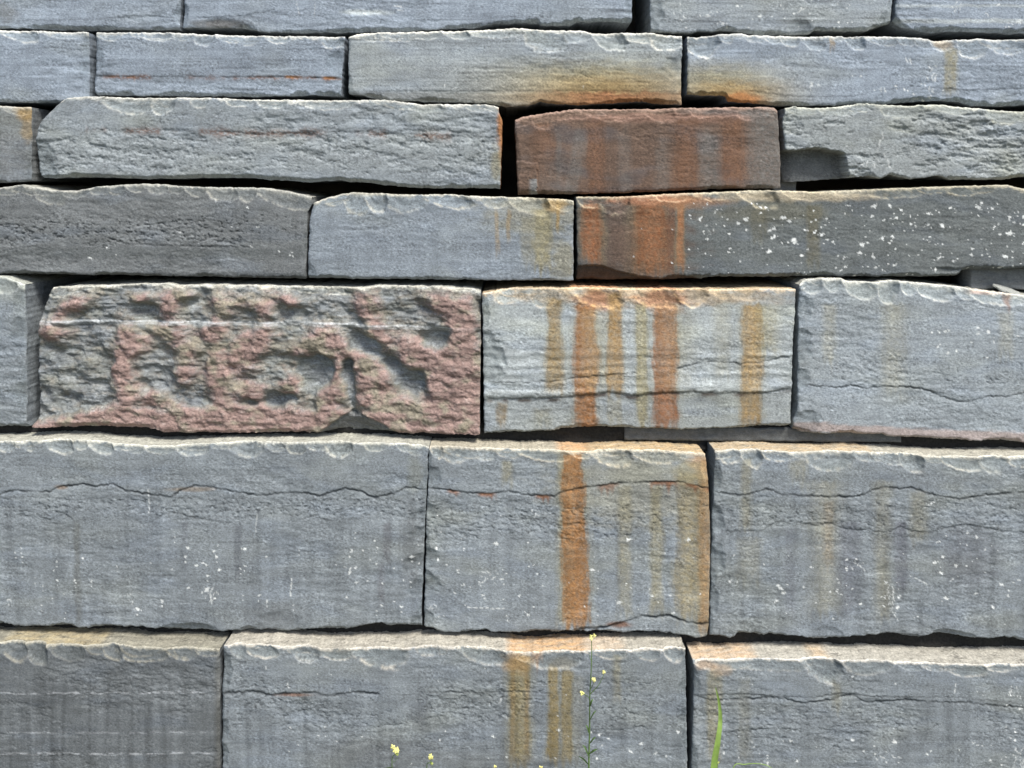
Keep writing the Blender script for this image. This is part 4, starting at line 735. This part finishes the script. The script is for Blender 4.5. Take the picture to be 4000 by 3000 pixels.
build(7, [(2705, 2560), (2712, 2640), (2708, 2800), (2700, 3075)], [(X1, 2595), (X1, 3075)],
      [(2700, 2582), (2841, 2582), (3004, 2577), (3342, 2584), (3559, 2590), (3776, 2601), (4000, 2596), (X1, 2600)], [(2700, 3075), (X1, 3075)],
      seed=73, scr=[(3735,2665,3729,2708,4.5,0.9),(3975,2716,3987,2733,3.5,0.8),(3965,2719,3962,2727,3.5,0.8),(3952,2701,3961,2710,3.5,0.8),(3970,2674,3974,2689,3.5,0.8),(3946,2678,3954,2685,3.5,0.8),(3945,2700,3935,2719,3.5,0.8),(3955,2708,3960,2719,3.5,0.8),(3949,2691,3950,2705,3.5,0.8),(3968,2694,3979,2707,3.5,0.8),(3984,2970,3994,2985,3.5,0.8),(4004,2972,3996,2992,3.5,0.8),(3990,2980,3992,3002,3.5,0.8),(3988,2935,3991,2962,3.5,0.8),(3969,2952,3968,2980,3.5,0.8),(4011,2947,4014,2979,3.5,0.8),(3979,2956,3963,2982,3.5,0.8),(3998,2999,4013,3025,3.5,0.8),(4001,2966,3990,2991,3.5,0.8),(3966,2924,3980,2946,3.5,0.8),(3970,2920,3965,2934,3.5,0.8),(3967,2994,3958,3009,3.5,0.8),(3998,2994,4014,3020,3.5,0.8),(4004,2914,3989,2934,3.5,0.8),(3482,2949,3491,2959,3.5,0.8),(3416,2955,3430,2969,3.5,0.8),(3434,2951,3449,2961,3.5,0.8),(3485,2957,3500,2961,3.5,0.8),(3445,2958,3457,2962,3.5,0.8),(3507,2958,3521,2959,3.5,0.8)], base=BLUEG * .97, tone=1.03, rough=1.0, label="grey block of the lowest course with a doubled thin crack, behind the tall green grass blade",
      chips=[(2822, 3147, 2636), (3147, 3290, 2676), (3299, 3485, 2644), (3510, 3600, 2630), (3690, 3854, 2660), (3860, 3950, 2640), (2715, 2800, 2620), (3600, 3690, 2625)], rnd=4,
      crinkle=[(2850, 100, .7), (2780, 40, .6)],
      cracks=[([(2705, 2719), (2787, 2741), (2850, 2736), (2963, 2732), (3017, 2724), (3071, 2732), (3125, 2749), (3261, 2735), (3290, 2722), (3332, 2716), (3386, 2749), (3532, 2735), (3668, 2743), (3776, 2746), (3885, 2757), (4000, 2765), (4100, 2770)], 3.8, .004, .75),
              ([(2720, 2719), (2900, 2714), (3071, 2722), (3180, 2727), (3288, 2708), (3424, 2724), (3668, 2722), (3760, 2724), (4000, 2752)], 2.8, .002, .5), ([(2840, 2862), (3000, 2850), (3240, 2852), (3290, 2860), (3400, 2862)], 2.6, .0015, .35), ([(2720, 2658), (2900, 2662), (3160, 2660)], 2.2, .001, .3)],
      bchips=[('L', 2600, 2760, 26, .010), ('L', 2900, 3060, 26, .010)],
      stains=[('s', 2792, 54, 2620, 3010, OLV * 1.15, .6, 0, .35), ('w', 2760, 2600, 60, 22, C(.38, .25, .14), .5), ('w', 2820, 2620, 50, 30, C(.34, .24, .15), .5), ('s', 2910, 50, 2650, 3000, OLV * 1.1, .25, 0, .5), ('s', 3270, 30, 2670, 2800, OLV, .35, 0, .5)],
      specks=[(2820, 4000, 2890, 3000, 30, 2.5, 6.7), (3930, 3990, 2680, 2990, 19, 2, 5.2), (2820, 4000, 2640, 3000, 19, 1.5, 3.2)],
      ledge=C(0.496, 0.448, 0.368), ledge_st=[(2700, 2960, C(.58, .40, .24), .7), (3180, 3250, C(.58, .40, .22), .5)], vstreak=.12, olive=.3, rim=.9, rw=14)
# ------------------------------------------------------------------ stones wedged deep in the gaps
def wedge(name, Y, u0, u1, v0, v1, depth, seed, colr, label, tilt=0):
    m = Y / F; nu = max(8, int((u1 - u0) / 8)); nv = max(5, int((v1 - v0) / 6))
    U, V = np.meshgrid(np.linspace(u0, u1, nu), np.linspace(v0, v1, nv))
    V = V + tilt * (U - u0) / (u1 - u0) + 3 * fbm(U / 60, V / 60, 3, seed)
    I = .004 * fbm(U / 50, V / 20, 3, seed + 1)
    P = lambda d: np.stack([(U - 2000) * m, Y - 2.1 + I + d, ZC - (V - VH) * m], -1)
    A = P(0); Bk = P(depth)
    n = nu * nv; i = np.arange(n).reshape(nv, nu); j = i + n
    q = [patch_quads(i), patch_quads(j, True)]
    def strip(a, b): return np.stack([a[:-1], a[1:], b[1:], b[:-1]], 1)
    q += [strip(i[0], j[0]), strip(j[-1], i[-1]), strip(j[:, 0], i[:, 0]), strip(i[:, -1], j[:, -1])]
    c = np.broadcast_to(colr, (2 * n, 3)) * (1 + .3 * np.tile(fbm(U / 30, V / 14, 3, seed + 2).ravel(), 2))[:, None]
    o = link(name, mesh_from(name, np.concatenate([A.reshape(-1, 3), Bk.reshape(-1, 3)]), np.concatenate(q), c, STONE), wall)
    o["label"] = label
wedge("filler_stone", 2.226, 2440, 3520, 1668, 1718, .15, 301, GREY * .6, "thin dark slab wedged in the gap under the orange-banded block", 10)
wedge("filler_stone", 2.262, 3790, 4180, 1046, 1130, .1, 302, GREY * .8, "dark stone deep in the gap under the white-flecked block", 0)
wedge("filler_stone", 2.33, 3020, 3110, 600, 760, .06, 303, GREY * .6, "dark fragment deep in the joint beside the rusted block", 0)
# ------------------------------------------------------------------ near-black strips added in two bed joints to stand in for gap shade
JOINT_SHADE = simple_mat("joint_shade_strip", (.018, .0175, .016), .98, 160, .5)
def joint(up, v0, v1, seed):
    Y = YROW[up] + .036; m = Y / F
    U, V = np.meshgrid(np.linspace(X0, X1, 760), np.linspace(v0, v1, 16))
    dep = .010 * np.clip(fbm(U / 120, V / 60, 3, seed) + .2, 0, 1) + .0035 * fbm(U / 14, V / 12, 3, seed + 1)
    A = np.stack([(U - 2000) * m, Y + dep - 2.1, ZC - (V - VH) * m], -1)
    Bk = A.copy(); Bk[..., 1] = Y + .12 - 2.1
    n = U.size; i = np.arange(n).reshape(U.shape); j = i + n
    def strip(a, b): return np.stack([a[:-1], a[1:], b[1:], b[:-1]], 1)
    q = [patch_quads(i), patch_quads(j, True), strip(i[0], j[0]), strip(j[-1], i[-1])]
    o = link("joint_shade_strip", mesh_from("joint_shade_strip", np.concatenate([A.reshape(-1, 3), Bk.reshape(-1, 3)]), np.concatenate(q), None, JOINT_SHADE), wall)
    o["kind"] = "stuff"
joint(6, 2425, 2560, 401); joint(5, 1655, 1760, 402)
# ------------------------------------------------------------------ loose slate sliver on the ledge of course 5
def sliver():
    Y = 2.243; m = Y / F; rr = np.random.RandomState(5)
    n = 26; a = np.linspace(0, 2 * np.pi, n, endpoint=False)
    rad = 1 + .12 * rr.randn(n) * .6
    x = np.cos(a) * 54 * rad * m; y = np.sin(a) * .017 * rad
    top = np.stack([x, y, .0025 + 0 * x - x * .32 + y * .5 + .0006 * rr.randn(n)], 1); botm = top - [0, 0, .0055]
    V = np.concatenate([top, botm, [[0, 0, .0042]], [[0, 0, -.003]]])
    Q = []
    for k in range(n):
        k2 = (k + 1) % n
        Q.append((k, k + n, k2 + n, k2))
    for k in range(0, n, 2):
        Q.append((2 * n, k, (k + 1) % n, (k + 2) % n)); Q.append((2 * n + 1, (k + 2) % n + n, (k + 1) % n + n, k + n))
    me = mesh_from("stone_sliver", V, np.array(Q), np.broadcast_to(C(.30, .31, .29), (len(V), 3)), STONE, False)
    o = link("stone_sliver", me); o.location = ((3934 - 2000) * m, Y, ZC - (1133 - VH) * m)
    o["label"] = "thin loose sliver of slate lying tilted on a ledge at the right edge"; o["category"] = "stone chip"
sliver()

# ------------------------------------------------------------------ weeds at the foot of the wall
def leaf_mat(name, rgb, rough=.55, trans=.0):
    m = simple_mat(name, rgb, rough, 60, .2); return m
M_STEM = leaf_mat("stem_green", (.10, .17, .045)); M_LEAF = leaf_mat("leaf_green", (.075, .14, .035)); M_BLADE = leaf_mat("blade_green", (.21, .32, .07))
M_PETAL = leaf_mat("petal_yellow", (.80, .76, .26)); M_BUD = leaf_mat("bud_green", (.36, .42, .10))
def w3(u, v, Y): return np.array([(u - 2000) * Y / F, Y, ZC - (v - VH) * Y / F])
def spline(pts, n):
    p = np.array(pts, float); t = np.linspace(0, len(p) - 1, n); out = []
    for x in t:
        i = min(int(x), len(p) - 2); f = x - i
        p0 = p[max(i - 1, 0)]; p1 = p[i]; p2 = p[i + 1]; p3 = p[min(i + 2, len(p) - 1)]
        out.append(.5 * ((2 * p1) + (-p0 + p2) * f + (2 * p0 - 5 * p1 + 4 * p2 - p3) * f * f + (-p0 + 3 * p1 - 3 * p2 + p3) * f ** 3))
    return np.array(out)
def tube(pts, r0, r1, n=24, k=6):
    p = spline(pts, n); V = []; Q = []
    for i in range(n):
        t = p[min(i + 1, n - 1)] - p[max(i - 1, 0)]; t /= np.linalg.norm(t) + 1e-9
        a = np.cross(t, [0, 1, 0]); a /= np.linalg.norm(a) + 1e-9; b = np.cross(t, a); r = r0 + (r1 - r0) * i / (n - 1)
        for j in range(k): V.append(p[i] + r * (a * math.cos(6.2832 * j / k) + b * math.sin(6.2832 * j / k)))
    for i in range(n - 1):
        for j in range(k): Q.append((i * k + j, i * k + (j + 1) % k, (i + 1) * k + (j + 1) % k, (i + 1) * k + j))
    return V, Q
def ribbon(pts, wd, n=26, fold=.35, yaw=0.0):
    p = spline(pts, n); V = []; Q = []
    for i in range(n):
        t = p[min(i + 1, n - 1)] - p[max(i - 1, 0)]; t /= np.linalg.norm(t) + 1e-9
        a = np.cross(t, [math.sin(yaw), math.cos(yaw), 0]); a /= np.linalg.norm(a) + 1e-9; b = np.cross(t, a)
        s = i / (n - 1); w_ = wd(s)
        for e in (-1, 0, 1): V.append(p[i] + a * e * w_ + b * (abs(e) * fold * w_) )
    for i in range(n - 1):
        for j in range(2): Q.append((i * 3 + j, i * 3 + j + 1, (i + 1) * 3 + j + 1, (i + 1) * 3 + j))
    # thickness: second skin
    nV = len(V); V2 = [v + np.array([0, .0004, 0]) for v in V]
    return V + V2, Q + [tuple(x + nV for x in q[::-1]) for q in Q]
def join(parts):
    V = []; Q = []
    for v, q in parts:
        o = len(V); V += list(v); Q += [tuple(x + o for x in f) for f in q]
    return np.array(V), np.array(Q)
def mk(name, parts, mat, root, loc):
    V, Q = join(parts); o = link(name, mesh_from(name, V - loc, Q, None, mat), root); return o
def flower(c, s, rs):
    """little four-petalled mustard flowers in a head"""
    V = []; Q = []
    for f in range(rs.randint(4, 6)):
        o = c + np.array([rs.uniform(-1, 1), rs.uniform(-1, .4), rs.uniform(-.7, .7)]) * s * .55
        ax = np.array([rs.uniform(-.5, .5), -.8, rs.uniform(.1, .9)]); ax /= np.linalg.norm(ax)
        e1 = np.cross(ax, [0, 0, 1.]); e1 /= np.linalg.norm(e1); e2 = np.cross(ax, e1); ph = rs.uniform(0, 1.5)
        for p in range(4):
            a = ph + p * math.pi / 2; d = e1 * math.cos(a) + e2 * math.sin(a); q = -e1 * math.sin(a) + e2 * math.cos(a); L = s * .46
            b = len(V)
            V += [o, o + d * L * .55 + q * L * .36 + ax * L * .12, o + d * L + ax * L * .05, o + d * L * .55 - q * L * .36 + ax * L * .12]
            V += [v - ax * .0005 for v in V[b:b + 4]]
            Q += [(b, b + 1, b + 2, b + 3), (b + 7, b + 6, b + 5, b + 4), (b + 1, b + 5, b + 6, b + 2), (b + 2, b + 6, b + 7, b + 3)]
    return V, Q
def root(name, u, Y, label, cat, group=None):
    o = bpy.data.objects.new(name, None); col.objects.link(o); p = w3(u, 0, Y); p[2] = 0; o.location = p
    o["label"] = label; o["category"] = cat
    if group: o["group"] = group
    return o, p
rs = random.Random(4)
Yp = 2.00
def vg(Y): return VH + ZC * F / Y
# tall weed
r, loc = root("flowering_weed", 2303, Yp, "tallest spindly weed with pale yellow flowers rising over the lowest course", "weed", "yellow-flowered weeds at the foot of the wall")
st = [w3(2300, vg(Yp), Yp), w3(2300, 2990, Yp), w3(2303, 2850, Yp + .01), w3(2304, 2720, Yp), w3(2310, 2600, Yp - .01), w3(2311, 2490, Yp)]
mk("stem", [tube(st, .0026, .0009, 40)], M_STEM, r, loc)
mk("branch", [tube([w3(2305, 2712, Yp), w3(2335, 2680, Yp - .01), w3(2352, 2650, Yp - .01), w3(2361, 2628, Yp - .01)], .0012, .0006, 12)], M_STEM, r, loc)
mk("branch", [tube([w3(2303, 2728, Yp), w3(2290, 2716, Yp - .01), w3(2276, 2708, Yp - .02)], .0010, .0006, 8)], M_STEM, r, loc)
mk("branch", [tube([w3(2308, 2690, Yp), w3(2316, 2675, Yp - .01), w3(2320, 2660, Yp - .02)], .0010, .0006, 8)], M_STEM, r, loc)
mk("branch", [tube([w3(2309, 2580, Yp), w3(2303, 2565, Yp), w3(2301, 2548, Yp)], .0009, .0004, 8)], M_STEM, r, loc)
for (u, v, s) in ((2314, 2486, .0130), (2321, 2656, .0085), (2361, 2624, .0065), (2275, 2705, .008)):
    mk("flower", [flower(w3(u, v, Yp - .01), s, rs)], M_PETAL, r, loc)
for (u, v, dx, dv, L) in ((2303, 2815, 26, -40, .03), (2303, 2905, 24, -26, .02), (2303, 2870, -14, -38, .02), (2302, 2945, 34, -20, .03), (2302, 2960, -26, -50, .03), (2304, 2760, 12, -30, .02), (2302, 2990, -42, -36, .03)):
    a = w3(u, v, Yp); b = w3(u + dx * .55, v + dv * .7, Yp - .008); c_ = w3(u + dx, v + dv, Yp - .004)
    mk("leaf", [ribbon([a, b, c_], lambda s: .0022 * math.sin(math.pi * min(1, s * .9 + .08)) ** .8, 10, .3, rs.uniform(-.5, .5))], M_LEAF, r, loc)
# two short flowering weeds and two tips
def small(u, vtop, label, s, Y=2.02, bend=-10, buds=True, base_du=0, colr=None):
    r, loc = root("flowering_weed", u + base_du, Y, label, "weed", "yellow-flowered weeds at the foot of the wall")
    st = [w3(u + base_du, vg(Y), Y), w3(u + base_du * .5 + bend, (vtop + 3000) / 2 + 20, Y), w3(u + 3, vtop + 28, Y - .005), w3(u, vtop + 6, Y)]
    mk("stem", [tube(st, .0015, .0007, 20)], M_STEM, r, loc)
    mk("flower", [flower(w3(u, vtop + 4, Y - .004), s, rs)], M_PETAL, r, loc)
    if buds:
        mk("bud", [flower(w3(u + 6, vtop + 30, Y - .004), s * .5, rs)], M_BUD, r, loc)
        mk("branch", [tube([w3(u - 4, vtop + 62, Y), w3(u + 8, vtop + 50, Y), w3(u + 12, vtop + 38, Y)], .0007, .0004, 8)], M_STEM, r, loc)
    mk("leaf", [ribbon([w3(u, vtop + 86, Y), w3(u - 24, vtop + 84, Y - .01), w3(u - 44, vtop + 92, Y - .01)], lambda s_: .0026 * math.sin(math.pi * min(1, s_ * .9 + .08)), 8)], M_LEAF, r, loc)
small(1541, 2916, "small weed with a pale yellow flower, left of all the plants", .0165)
small(1681, 2952, "short weed with a two-lobed yellow flower, second plant from the left", .0145, bend=-14)
small(1934, 2990, "weed tip just above the bottom edge below the widest olive-brown streak", .006, buds=False)
small(2112, 2992, "weed tip just above the bottom edge, between the olive streaks and the tall weed", .006, buds=False)
# grass blade
Yb = 1.98
r, loc = root("grass_tuft", 2786, Yb, "single tall bright green grass blade curving up before the right lower block", "grass")
mk("blade", [ribbon([w3(2782, vg(Yb), Yb), w3(2787, 3000, Yb), w3(2803, 2893, Yb), w3(2813, 2811, Yb + .01), w3(2808, 2741, Yb + .01), w3(2795, 2684, Yb)],
     lambda s: .0102 * (1 - s) ** .75 + .0003, 40, .4)], M_BLADE, r, loc)
mk("bud", [flower(w3(2806, 2980, Yb), .004, rs)], M_BUD, r, loc)
mk("blade", [tube([w3(2800, vg(Yb), Yb), w3(2802, 3010, Yb), w3(2806, 2982, Yb)], .001, .0006, 10)], M_STEM, r, loc)
r, loc = root("grass_tuft", 2850, Yb, "thin arching grass stem bending to the right at the bottom edge", "grass")
mk("stem", [tube([w3(2840, vg(Yb), Yb), w3(2862, 3004, Yb), w3(2910, 2986, Yb), w3(2960, 2983, Yb - .01), w3(3000, 2992, Yb - .02), w3(3035, 3016, Yb - .03)], .0014, .0008, 26)], M_BLADE, r, loc)
